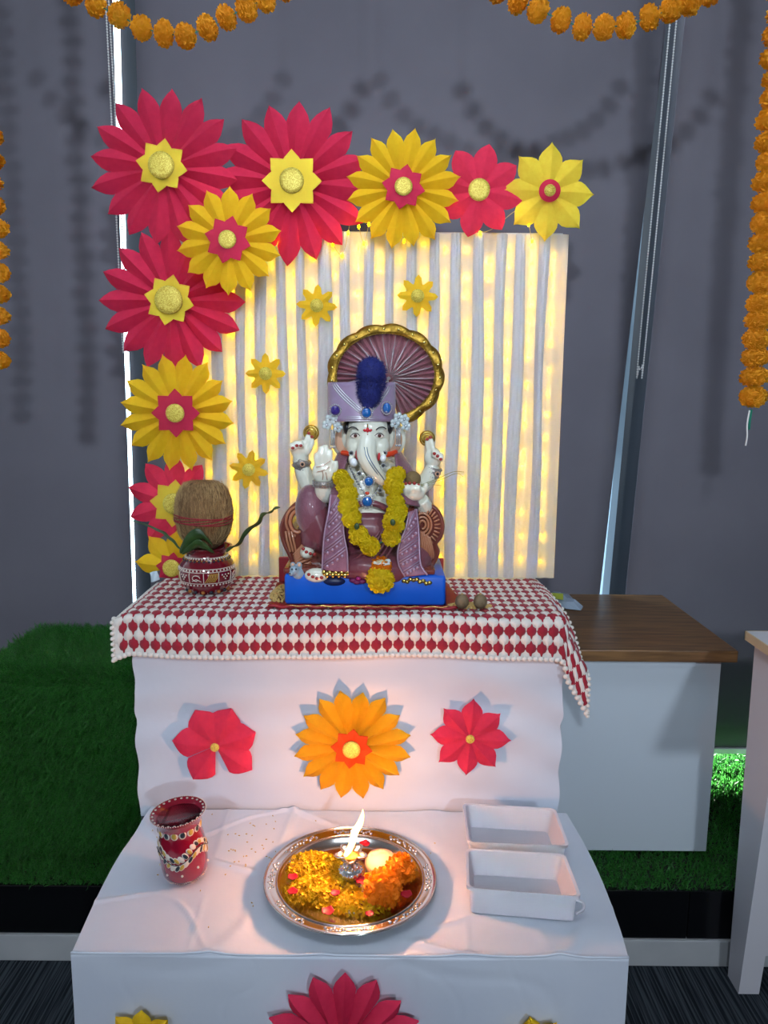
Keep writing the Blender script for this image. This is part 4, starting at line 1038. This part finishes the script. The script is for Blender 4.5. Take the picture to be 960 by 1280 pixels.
def swag(label, pts, extra_l, extra_r):
    cs = [P(u, v, GY) for u, v in pts]
    a = cs[0]; d = (cs[0]-cs[1]); left = [a + Vector((d.x*(k+1)*(1-.05*k), 0, d.z*(k+1) + .004*(k+1)**2)) for k in range(extra_l)][::-1]
    a = cs[-1]; d = (cs[-1]-cs[-2]); right = [a + Vector((d.x*(k+1)*(1-.05*k), 0, d.z*(k+1) + .004*(k+1)**2)) for k in range(extra_r)]
    return garland('marigold_garland', label, left + cs + right, .0245, MO, M_green, 'orange marigold garlands hung in front of the blinds', loc=left[0] if left else cs[0], sq=.95)
swag('orange marigold swag above the topmost crimson flower', [(120, 6), (149, 19), (177, 35), (205, 42), (232, 45), (259, 35), (283, 22), (308, 10), (331, -1)], 4, 4)
swag('orange marigold swag above the lemon paper flower', [(648, 1), (673, 12), (701, 25), (728, 34), (755, 34), (782, 32), (812, 22), (838, 12), (862, 3)], 4, 4)
def hang(label, pts, n_extra, rpx):
    cs = [P(u, v, GY) for u, v in pts]; top = cs[0]; st = abs(cs[0].z-cs[-1].z)/(len(cs)-1)
    up_ = [top + Vector((.004*math.sin(k*1.7), 0, st*(k+1))) for k in range(n_extra)][::-1]
    return garland('marigold_garland', label, up_ + cs, rpx, MO, M_green, 'orange marigold garlands hung in front of the blinds', loc=cs[-1], sq=.90)
hr = hang('straight hanging orange marigold garland above the white table', [(957, 253), (956, 279), (955, 303), (953, 327), (952, 353), (950, 379), (948, 401), (945, 424), (944, 446), (943, 471), (942, 496)], 22, .0290)
c0 = P(941, 508, GY)
obj('green_tassel', MB().tube([P(939, 512, GY), P(937, 525, GY), P(936, 537, GY)], .0030, 8), M_green, hr)
obj('white_tassel', MB().tube(spline([P(937, 513, GY-.004), P(934, 530, GY-.004), P(934, 545, GY-.003), P(932, 557, GY)], 5), .0018, 6), M_chain, hr)
hl = hang('straight hanging orange marigold garland above the turf bench, cut by the frame', [(-4, 341), (-4, 367), (-4, 395), (-4, 423), (-4, 450)], 26, .0260)

# yellow garland on the idol
gp = [(427, 598, .074, 13), (431, 606, .083, 13), (435, 618, .093, 13.5), (436, 633, .104, 14), (440, 648, .110, 14), (448, 669, .112, 13.5), (462, 682, .112, 14.5), (489, 671, .113, 13), (492, 653, .112, 15.5), (496, 640, .106, 14.5), (494, 627, .100, 12.5), (492, 608, .092, 14), (495, 594, .082, 13.5)]
cs = [Q(u, v, d) for u, v, d, r in gp]
t = thing('flower_garland', 'lemon yellow marigold garland around the idol\'s neck', 'garland', cs[6])
for i, c in enumerate(cs):
    o = inst(MY[i % 3], 'marigold', t, c-cs[6], (random.uniform(0, 6), random.uniform(0, 6), random.uniform(0, 6)), gp[i][3]*KP*.94)
obj('thread', MB().tube(spline(cs, 3), .0012, 6), M_green, t)
for (u, v, d) in ((491, 653, .136), (446, 658, .130)):
    lf = MB(); E(lf, u, v, d, 3, .002, 4, random.uniform(-40, 40)); obj('green_calyx', lf, M_leaf, t)
def head(name, label, me, c, r, rot=(0, 0, 0)):
    o = bpy.data.objects.new(name, me); COL.objects.link(o); o.location = c; o.scale = (r,)*3; o.rotation_euler = rot; return o
o = head('marigold_flower', '', MY[1], Q(475.5, 724, .122), 17.5*KP, (1.2, .3, 0)); tag(o, 'yellow marigold head lying on the front edge of the blue block', 'flower')
o = head('marigold_flower', '', MO2, Q(476, 709, .108), 14*KP, (.8, 0, 0)); tag(o, 'deep orange marigold head stacked behind the yellow one on the block', 'flower')
wf = thing('white_flower', 'small white frilled flower on top of the orange marigold head', 'flower', Q(477, 701, .104)); mb = MB()
for k in range(16):
    a = 2*PI*k/16; mb.ell(Q(477+9*math.cos(a), 702+3.5*math.sin(a)+random.uniform(-1.5, 1.5), .112+.008*math.sin(a)), (.0042, .0036, .0026), 7, 5)
obj('petals', mb, mat('white_petal', 'dfe4e6', .6), wf)
mb = MB(); E(mb, 477, 702, .112, 7, .008, 2.5); obj('flower_centre', mb, mat('pale_green', 'c2c9a8', .6), wf)
pf_ = thing('purple_flower', 'small purple flower lying beside the yellow marigold head', 'flower', Q(448, 724, .1)); mb = MB()
for k in range(7): a = 2*PI*k/7; E(mb, 448+7*math.cos(a), 724+3.5*math.sin(a), .098+.006*math.sin(a), 5, .006, 3)
obj('petals', mb, M_purple, pf_)
mb = MB(); E(mb, 448, 723, .108, 3, .005, 2); obj('flower_centre', mb, mat('magenta', '9c1c6c', .5), pf_)
gs = thing('grass_stalks', 'thin dry grass stalks sticking out of the idol\'s cupped hand', 'grass', Q(528, 606, .05))
for pts in ([(526, 606, .052), (548, 598, .05), (566, 590, .045), (580, 590, .04)], [(526, 607, .052), (550, 600, .05), (570, 592, .05), (579, 596, .05)], [(526, 608, .05), (540, 606, .05), (552, 607, .05)]):
    obj('stalk', MB().tube(spline([Q(*p) for p in pts], 6), .0006, 5), mat('dry_stalk', '8a8a4a', .7), gs)

# ------------------------------------------------------------------ painted pot, coconut, leaves
q = PZ(255, 745, ZT); PC = Vector((q.x, q.y+.035, ZT))
pot = thing('painted_pot', 'round maroon lacquered pot with white painted bands on the crochet cloth', 'pot', PC)
prof = [(.030, .0), (.036, .003), (.050, .018), (.0590, .036), (.0600, .050), (.055, .066), (.045, .078), (.041, .084), (.042, .090), (.0515, .099), (.0535, .101), (.049, .100), (.038, .086), (.040, .06), (.0001, .012)]
obj('pot_body', MB().lathe(prof, 56, PC), M_pot, pot)
def prad(z): return float(np.interp(z, [p[1] for p in prof[:11]], [p[0] for p in prof[:11]]))
def ringdots(zs, n, r, m, nm, sx=1.0, ph=0):
    mb = MB()
    for z in zs:
        for k in range(n):
            a = 2*PI*(k+ph)/n; rr = prad(z)
            mb.ell(PC + Vector((rr*math.cos(a), rr*math.sin(a), z)), (r*sx, r*sx, r), 7, 5)
    o = obj(nm, mb, m, pot); o['kind'] = 'stuff'; return o
ringdots([.0795, .0575, .027], 44, .0020, M_line, 'painted_dots'); ringdots([.0745], 30, .0026, M_lineK, 'painted_scallops'); ringdots([.0765], 30, .0015, M_lineY, 'painted_dots', 1, .5)
ln = MB()
for z in (.0605, .0545, .0310, .0815): ln.tube([PC + Vector((prad(z)*math.cos(a), prad(z)*math.sin(a), z)) for a in np.linspace(0, 2*PI, 57)[:-1]], .0008, 5, closed=True)
obj('painted_lines', ln, M_line, pot)
sq = MB(); sy_ = MB(); NSQ = 12
def onpot(a, z, o=.0006): rr = prad(z)+o; return PC + Vector((rr*math.cos(a), rr*math.sin(a), z))
for k in range(NSQ):
    a0 = 2*PI*k/NSQ - PI/2 + .1; da = 2*PI/NSQ
    sq.tube([onpot(a0, z) for z in np.linspace(.032, .0535, 6)], .0008, 5)
    if k % 3 == 0:
        for j in range(6): sy_.tube([onpot(a0+da*(.10+.12*j), .034), onpot(a0+da*(.30+.12*j), .043), onpot(a0+da*(.42+.10*j), .052)], .0009, 5)
    elif k % 3 == 1:
        for (p_, zc_) in ((.25, .048), (.5, .048), (.75, .048), (.38, .0435), (.62, .0435), (.5, .039)): sq.ell(onpot(a0+da*p_, zc_), .0016, 6, 5)
    else:
        sq.tube([onpot(a0+da*(.5+.26*math.cos(b_)), .043+.006*math.sin(b_)) for b_ in np.linspace(0, 2*PI*.8, 14)], .0008, 5); sq.tube([onpot(a0+da*.2, .036), onpot(a0+da*.5, .041), onpot(a0+da*.85, .036)], .0008, 5)
obj('painted_motifs', sq, M_line, pot); obj('painted_stripes', sy_, M_lineY, pot)
ft = MB(); ft2 = MB()
for k in range(16): a = 2*PI*k/16; (ft if k % 2 else ft2).ell(onpot(a, .009, .001), .0042, 8, 6)
obj('base_dots', ft, M_lineK, pot); obj('base_dots', ft2, mat('amber_paint', 'a8682c', .3), pot)
CC = PC + Vector((-.004, 0, .102 + .062))
co = thing('coconut', 'fibrous brown coconut tied with red thread, sitting in the painted pot', 'coconut', CC - Vector((0, 0, .06)))
cprof = [(.0001, -.072), (.024, -.069), (.040, -.058), (.052, -.036), (.0585, -.008), (.0590, .012), (.0565, .036), (.050, .054), (.042, .066), (.030, .073), (.0001, .076)]
obj('husk', MB().lathe(cprof, 48, CC, None, lambda a, r, z: 1 + .025*math.sin(3*a+1) + .012*math.sin(13*a)), M_coco, co)
fb, fn_ = [], []
for _ in range(5200):
    a = gg.random()*2*PI; z = gg.uniform(-.055, .0715); rr = float(np.interp(z, [p[1] for p in cprof], [p[0] for p in cprof]))
    fb.append((CC.x + rr*.99*math.cos(a), CC.y+rr*.99*math.sin(a), CC.z+z)); dr = (float(np.interp(z+.004, [p[1] for p in cprof], [p[0] for p in cprof])) - rr)/.004; fn_.append(((dr+.12)*math.cos(a), (dr+.12)*math.sin(a), 1.0))
o = obj('husk_fibres', blade_mesh(fb, fn_, .017, .0007, .12, 8), M_fibre, co, False, True); o.location = -wloc(co); o['kind'] = 'stuff'
th = MB()
for k in range(6):
    z0 = -.010 + k*.0026; th.tube([CC + Vector((.0605*math.cos(a), .0605*math.sin(a), z0 + .003*math.sin(a*2+k*1.3))) for a in np.linspace(0, 2*PI, 41)[:-1]], .0012, 6, closed=True)
obj('red_thread', th, M_thread, co)
def leaf(label, pts, w, tw=0.0, wav=.0):
    path = spline(pts, 10); n = len(path)-1
    t = thing('mango_leaf', label, 'leaf', path[0], 'dark leaves tucked into the pot')
    d0 = (path[-1]-path[0]).normalized(); sd_ = d0.cross(Vector((0, -1, 0)))
    sd_ = (Matrix.Rotation(R(tw), 3, d0) @ sd_).normalized(); nn = d0.cross(sd_)
    def fn(s, tt):
        p = path[round(tt*n)]; ww = w*math.sin(PI*min(1, tt*.94+.05))**.8*(1-.35*tt); e = (s-.5)*2
        return p + sd_*ww*e + nn*(-.25*ww*(1-abs(e)) + wav*math.sin(tt*22)*abs(e))
    o = obj('leaf_blade', MB().grid(fn, 6, n), M_leaf, t); o.modifiers.new('t', 'SOLIDIFY').thickness = .0006
    obj('midrib', MB().tube([p - nn*.25*w*.3 for p in path], [.0012]*(n//2)+[.0008]*(n+1-n//2), 5), M_leaf, t)
yq = PC.y
leaf('wavy dark leaf curving out right from under the coconut', [P(283, 690, yq-.02), P(300, 676, yq-.015), P(322, 652, yq-.02), P(335, 640, yq-.02), P(350, 634, yq-.02)], .0105, 65, .004)
leaf('broad dark leaf lying across the front of the coconut', [P(225, 690, yq-.058), P(238, 674, yq-.066), P(252, 668, yq-.069), P(266, 682, yq-.064)], .017, 10, .001)
leaf('thin dark leaf reaching left from under the coconut', [P(225, 686, yq-.03), P(212, 672, yq-.03), P(195, 661, yq-.03), P(163, 650, yq-.03)], .0060, 70, .001)
leaf('small dark leaf tucked low between coconut and pot', [P(228, 692, yq-.06), P(246, 680, yq-.068), P(258, 684, yq-.066), P(268, 691, yq-.058)], .012, 20, .001)
# white paper scrap and plastic pouch
sc2 = obj('paper_scrap', MB().grid(lambda s, t: P(187+10*s+2*t, 716+12*t-3*s, 1.70-.01*t) + Vector((0, .004*math.sin(s*5+t*3), 0)), 8, 8), mat('paper_white', 'c2d2de', .7), None); sc2.modifiers.new('t', 'SOLIDIFY').thickness = .0008; tag(sc2, 'small crumpled white paper scrap beside the low yellow flower', 'paper')
pz = .7225
po = thing('plastic_pouch', 'clear crumpled plastic pouch with lime label on the wood top', 'pouch', PZ(706, 755, pz))
pcs = [PZ(686, 745, pz+.012), PZ(692, 739, pz+.016), PZ(710, 742, pz+.014), PZ(720, 751, pz+.010), PZ(729, 758, pz+.006), PZ(726, 763, pz+.003), PZ(708, 761, pz+.003), PZ(696, 757, pz+.006)]
cen = sum(pcs, Vector())/len(pcs) + Vector((0, 0, .010)); cb = cen - Vector((0, 0, .018))
mb = MB(); n = len(pcs); mid = [p.lerp(cen, .5) + Vector((0, 0, random.uniform(.000, .008))) for p in pcs]; midb = [Vector((p.x, p.y, pz+.001)) for p in mid]
mb.add(pcs + mid + [cen] + midb + [Vector((cen.x, cen.y, pz+.001))], [(i, (i+1) % n, n+(i+1) % n, n+i) for i in range(n)] + [(n+i, n+(i+1) % n, 2*n) for i in range(n)] + [((i+1) % n, i, 2*n+1+i, 2*n+1+(i+1) % n) for i in range(n)] + [(2*n+1+(i+1) % n, 2*n+1+i, 3*n+1) for i in range(n)])
obj('pouch_film', mb, M_pouch, po, False)
obj('label', MB().add([PZ(689, 741, pz+.024), PZ(704, 742, pz+.024), PZ(704, 750, pz+.022), PZ(693, 748, pz+.022)], [(0, 1, 2, 3)]), M_label, po, False)

# ------------------------------------------------------------------ things on the low table
LT = LZ + .0012
# crimson vase
q = PZ(231, 1100, LT); VC = Vector((q.x, q.y+.012, LT+.0025))
va = thing('painted_vase', 'tall crimson lacquered vase with painted leaf garland on the low table', 'vase', VC); va.rotation_euler = (R(2.5), R(-4.5), R(0))
vprof = [(.026, .0), (.032, .003), (.0385, .014), (.0405, .03), (.0405, .062), (.0385, .078), (.0365, .088), (.0365, .102), (.040, .113), (.0455, .121), (.0475, .1235), (.0455, .1235), (.038, .115), (.0345, .103), (.0345, .088), (.037, .06), (.036, .02), (.0001, .012)]
def vrad(z): return float(np.interp(z, [p[1] for p in vprof[:11]], [p[0] for p in vprof[:11]]))
obj('vase_body', MB().lathe(vprof[:13], 56), M_vase, va, True, True)
obj('vase_inside', MB().lathe(vprof[12:], 48), M_vin, va, True, True)
def onv(a, z, o=.0005): rr = vrad(z)+o; return Vector((rr*math.cos(a), rr*math.sin(a), z))
w1, wy, wk = MB(), MB(), MB()
ph = -PI/2
def drop(mb, a, z, ra, rz, tilt=0):
    c = onv(a, z, -.0006); M = Matrix.Rotation(a, 3, 'Z') @ Matrix.Rotation(tilt, 3, 'X'); mb.ell(c, (.0016, ra, rz), 8, 6, M)
for k in range(16):
    a = 2*PI*k/16 + ph; drop(w1, a, .0985, .0068, .0075); drop(wk if k % 2 else wy, a, .0988, .0050, .0058); 
    c = onv(a, .0985, .0006)
for k in range(33):
    a = 2*PI*k/33 + ph; zz = .058 + .010*math.cos(3*(a-ph)+PI)
    for sgn in (-1, 1):
        tl = (.6*sgn); drop(w1, a, zz + sgn*.0072, .0050, .0076, tl); drop((wk, wy, w1)[(k + (sgn > 0)) % 3], a, zz + sgn*.0072, .0036, .0060, tl)
for mbx, mm, nm in ((w1, M_line, 'painted_leaves'), (wy, M_lineY, 'painted_leaves'), (wk, M_lineK, 'painted_leaves')):
    if nm: pass
wyo = MB(); wyo.v = [tuple(Vector(p)*1) for p in wy.v]; wyo.f = wy.f
def outw(mb, o):
    mb.v = [(p[0]*(1+o/.04), p[1]*(1+o/.04), p[2]) for p in mb.v]; return mb
obj('painted_outlines', w1, M_line, va, True, True); obj('painted_leaves', outw(wy, .0006), M_lineY, va, True, True); obj('painted_leaves', outw(wk, .0006), M_lineK, va, True, True)
vl = MB(); vl.tube([onv(a, .058 + .010*math.cos(3*(a-ph)+PI), .0022) for a in np.linspace(0, 2*PI, 73)[:-1]], .0008, 5, closed=True)
obj('painted_vine', vl, M_lineK, va, True, True)
dt = MB()
for k in range(9): a = 2*PI*k/9 + ph + .15; dt.ell(onv(a, .026+.006*(k % 2)), (.0022, .0022, .0022), 8, 6)
for k in range(26): a = 2*PI*k/26; dt.ell(Vector((.0435*math.cos(a), .0435*math.sin(a), .1222)), (.0022, .0022, .0012), 8, 6)
for k in range(72): a = 2*PI*k/72; dt.ell(onv(a, .0065+.003*math.sin(a*9)), .0011, 6, 4)
for k in range(72): a = 2*PI*k/72; dt.ell(Vector((.0473*math.cos(a), .0473*math.sin(a), .1238)), .0010, 5, 4)
o = obj('painted_dots', dt, M_line, va, True, True); o['kind'] = 'stuff'
# white plastic tubs
def tub(label, corners, zr, zbot, group):
    cs_ = [PZ(u, v, zr) for u, v in corners]; cen = sum(cs_, Vector())/4
    t = thing('plastic_tub', label, 'tub', (cen.x, cen.y, zbot), group)
    def ring(inset, z, rc=.012):
        pts = []; 
        for i in range(4):
            p = cs_[i].lerp(cen, inset); a = cs_[i-1].lerp(cen, inset); b_ = cs_[(i+1) % 4].lerp(cen, inset)
            e0 = (a-p).normalized(); e1 = (b_-p).normalized()
            for k in range(6):
                s_ = k/5; q_ = (p+e0*rc)*(1-s_)**2 + p*2*s_*(1-s_) + (p+e1*rc)*s_**2; pts.append(Vector((q_.x, q_.y, z)))
        return pts
    rings = [ring(.09, zbot, .008), ring(.055, zr-.010), ring(.05, zr-.004), ring(.0, zr-.005), ring(-.005, zr-.001), ring(.0, zr+.001), ring(.055, zr), ring(.10, zr-.012), ring(.17, zbot+.004, .008)]
    n = len(rings[0]); vs = [p for r_ in rings for p in r_]; fs = []
    for j in range(len(rings)-1):
        for i in range(n): fs.append((j*n+i, j*n+(i+1) % n, (j+1)*n+(i+1) % n, (j+1)*n+i))
    fs.append(tuple(range(n))[::-1]); fs.append(tuple((len(rings)-1)*n+i for i in range(n)))
    obj('tub_shell', MB().add(vs, fs), M_plastic, t, True, False, 35)
    return t, cs_
GT = 'white plastic tubs on the low table'
tub('empty white plastic tub touching the altar drape', [(578, 1004), (694, 1011), (712, 1058), (584, 1053)], LT+.048, LT+.001, GT)
t2, cs_ = tub('empty white plastic tub with side loop, nearest the front edge', [(582, 1061), (706, 1068), (727, 1122), (583, 1110)], LT+.048, LT+.001, GT)
obj('side_loop', MB().tube(spline([PZ(719, 1124, LT+.02), PZ(728, 1128, LT+.016), PZ(729, 1137, LT+.012), PZ(720, 1142, LT+.010)], 6), .0026, 8), M_plastic, t2)
# silver plate
q = PZ(438, 1104, LT); TC = Vector((q.x, q.y-.004, LT+.0005)); TR = .1495
pt = thing('silver_plate', 'round silver offering plate with an embossed rim', 'plate', TC)
pprof = [(.0001, .002), (.102, .002), (.110, .004), (.120, .012), (.1235, .0145), (.131, .0150), (.140, .0162), (.1475, .0178), (TR, .0165), (.1475, .0148), (.130, .0115), (.118, .007), (.108, 0), (.0001, 0)]
obj('plate_body', MB().lathe(pprof, 96, TC), M_silver, pt)
em = MB()
for k in range(8):
    a0 = 2*PI*k/8
    for j in range(-7, 8):
        a = a0 + j*.036; rr = .1365 + .0035*math.sin(j*1.9); em.ell(TC + Vector((rr*math.cos(a), rr*math.sin(a), .0162)), (.0030, .0030, .0016), 8, 5)
em.tube([TC + Vector((.1260*math.cos(a), .1260*math.sin(a), .0155)) for a in np.linspace(0, 2*PI, 97)[:-1]], .0012, 6, closed=True); em.tube([TC + Vector((.1478*math.cos(a), .1478*math.sin(a), .0180)) for a in np.linspace(0, 2*PI, 97)[:-1]], .0014, 6, closed=True)
obj('embossed_rim', em, M_silver, pt)
ZP = TC.z + .003
# petal heaps
def heap(label, n, c, rx, ry, hgt, m, seed, sz=.007):
    gg = np.random.default_rng(seed); mb = MB()
    for i in range(n):
        r = math.sqrt(gg.random()); a = gg.random()*2*PI; p = Vector((c.x+rx*r*math.cos(a), c.y+ry*r*math.sin(a), ZP + hgt*(1-r**2.2)*gg.uniform(.35, 1)+.001))
        M = Euler((gg.uniform(-1, 1), gg.uniform(-1, 1), gg.random()*6.3)).to_matrix(); s_ = sz*gg.uniform(.7, 1.2)
        pts_ = [(-.5, -.1, 0), (-.2, -.32, .06), (.3, -.42, .10), (.55, -.15, .05), (.52, .18, .02), (.28, .4, .10), (-.2, .3, .06), (-.5, .1, 0), (0, 0, -.08)]
        mb.add([p + M @ Vector((x*s_, y*s_, zz*s_)) for x, y, zz in pts_], [(i2, (i2+1) % 8, 8) for i2 in range(8)])
    o = obj('petal_heap', mb, m, None, False); tag(o, label, 'petals'); o['kind'] = 'stuff'; return o
M_pet = mat('loose_yellow_petal', 'ffd814', .6, col2='ffc40c', scale=90, transl=.45)
heap('loose yellow marigold petals heaped at the back left of the plate', 760, PZ(390, 1084, ZP), .056, .040, .022, M_pet, 21)
heap('loose yellow marigold petals heaped in front of the silver lamp', 900, PZ(402, 1116, ZP), .066, .040, .024, M_pet, 22)
heap('loose yellow marigold petals at the front rim of the plate', 560, PZ(448, 1134, ZP), .052, .026, .020, M_pet, 23)
heap('few loose yellow petals between the sweet and orange marigold', 200, PZ(478, 1098, ZP), .034, .022, .012, M_pet, 24)
for (u, v, r, lab, rt) in ((478, 1124, .0345, 'big orange marigold head on the plate, nearest the front rim', (.3, .5, 0)), (501, 1097, .029, 'orange marigold head on the plate behind the biggest one', (1.0, .2, .4))):
    c = PZ(u, v, ZP+.014); o = head('marigold_flower', '', MO2, Vector((c.x, c.y+.012, ZP+r*.72)), r, rt); tag(o, lab, 'flower', 'orange marigold heads on the plate')
def rosepetal(label, u, v, s_, rz):
    c = PZ(u, v, ZP+.012)
    def fn(s, t):
        x = (s-.5)*2; y = (t-.5)*2; k = math.sqrt(1-min(1, .5*y*y)); return Vector((c.x, c.y, c.z+.004)) + Matrix.Rotation(rz, 3, 'Z') @ Vector((x*s_*k, y*s_*math.sqrt(1-min(1, .5*x*x)), s_*.45*(x*x+y*y)*.6))
    o = obj('rose_petal', MB().grid(fn, 6, 6), M_rose, None); o.modifiers.new('t', 'SOLIDIFY').thickness = .0006
    tag(o, label, 'petal', 'red rose petals on the plate')
for (u, v, s_, r_, lab) in ((366, 1100, .0085, .2, 'red rose petal at the left rim of the plate, farther back'), (366, 1118, .0085, .9, 'red rose petal at the left rim of the plate, nearer the front'), (410, 1143, .010, .4, 'red rose petal at the front rim among yellow petals'),
                            (419, 1120, .0075, 1.4, 'red rose petal standing among yellow petals left of the silver lamp'), (452, 1105, .0095, .5, 'dark pink rose petal leaning on the silver lamp base'), (508, 1122, .0095, .1, 'red rose petal right of the big orange marigold head'),
                            (496, 1083, .007, .7, 'small red rose petal at the right rim behind the marigolds'), (462, 1146, .007, .3, 'small red rose petal at the front rim under the marigold'), (456, 1058, .0095, .6, 'orange red rose petal at the back of the plate behind the flame')):
    rosepetal(lab, u, v, s_, r_)
# peach sweet
c = PZ(476, 1092, ZP); pr = .029
tag(obj('round_sweet', MB().lathe([(.0001, 0), (pr*.8, 0), (pr, .006), (pr*.98, .016), (pr*.8, .025), (pr*.4, .030), (.0001, .031)], 32, Vector((c.x, c.y+.014, ZP))), M_prasad, None), 'round pale peach sweet on the plate beside the flame', 'sweet')
# silver lamp with flame
c = PZ(438, 1112, ZP); DC = Vector((c.x, c.y+.018, ZP))
dl = thing('silver_oil_lamp', 'small ornate silver oil lamp with star shaped cup and burning wick', 'oil lamp', DC)
obj('lamp_base', MB().lathe([(.018, 0), (.0185, .003), (.013, .006), (.0145, .011), (.0195, .017), (.021, .022), (.019, .027), (.012, .031), (.006, .034), (.0001, .035)], 36, DC, None, lambda a, r, z: 1+.05*math.sin(12*a)), M_silver, dl)
lb = MB()
for k in range(14):
    a = 2*PI*k/14; lb.ell(DC + Vector((.0195*math.cos(a), .0195*math.sin(a), .0225)), (.0032, .0032, .0055), 8, 6); lb.ell(DC + Vector((.0125*math.cos(a), .0125*math.sin(a), .0315)), (.0022, .0022, .004), 8, 6)
obj('lotus_beads', lb, M_silver, dl)
obj('lamp_stem', MB().lathe([(.006, .028), (.0045, .031), (.0055, .034), (.004, .037), (.006, .040), (.008, .0415)], 20, DC), M_silver, dl)
CU = DC + Vector((.0, .004, .043))
def cupw(a, r, z): return 1 + (.30*max(0, math.cos(2.5*(a-PI*.5)))**2 if z > .004 else .12*math.cos(5*(a-PI*.5)))
cup = obj('star_cup', MB().lathe([(.006, -.003), (.014, .0), (.022, .007), (.0245, .012), (.0235, .0125), (.0205, .008), (.012, .002), (.0001, .001)], 60, CU, None, lambda a, r, z: 1 + .24*math.cos(5*(a+PI*.5))*smooth01((r-.006)/.015)), M_silver, dl)
obj('ghee', MB().lathe([(.0165, .0062), (.0001, .0066)], 30, CU), mat('melted_ghee', 'f0a040', .15, transl=.2), cup)
WK = CU + Vector((-.004, -.002, .009))
obj('wick', MB().tube(spline([WK + Vector((-.006, 0, -.004)), WK, WK + Vector((.003, 0, .006))], 4), .0016, 6), M_dark, dl)
fp = [WK + Vector((-.006, 0, -.002)), WK + Vector((.0, 0, .008)), WK + Vector((.006, 0, .022)), WK + Vector((.010, .002, .040)), WK + Vector((.019, .003, .056)), WK + Vector((.023, .004, .070)), WK + Vector((.024, .004, .082))]
path = spline(fp, 6)
fl = obj('flame', MB().tube(path, [x*.001 for x in lerp_list([3.2, 5.5, 5.2, 6.4, 5.2, 3.0, .4], len(path))], 14), M_flame, dl)
lf_ = light('flame_light', 'POINT', tuple(WK + Vector((.014, -.001, .052)) - DC), 4.6, (1.0, .42, .20), .014); lf_.parent = dl
# loose rice on the drape
gg = np.random.default_rng(5); mb = MB()
for i in range(70):
    u = gg.uniform(285, 345) if i < 36 else gg.uniform(190, 560); v = gg.uniform(1015, 1085) if i < 36 else gg.uniform(1012, 1160)
    p = PZ(u, v, LZ); p.z = LZ + lowz(p.x, p.y) + .0014
    if p.y > LY1-.02 or p.y < LY0 + .01: continue
    if (p-TC).xy.length < TR+.004 or (p-VC).xy.length < .05: continue
    mb.ell(p, (.0022, .0010, .0010), 5, 4, Matrix.Rotation(gg.random()*6.3, 3, 'Z'))
o = obj('scattered_rice', mb, M_rice, None); tag(o, 'loose rice grains scattered on the white low table drape', 'rice'); o['kind'] = 'stuff'
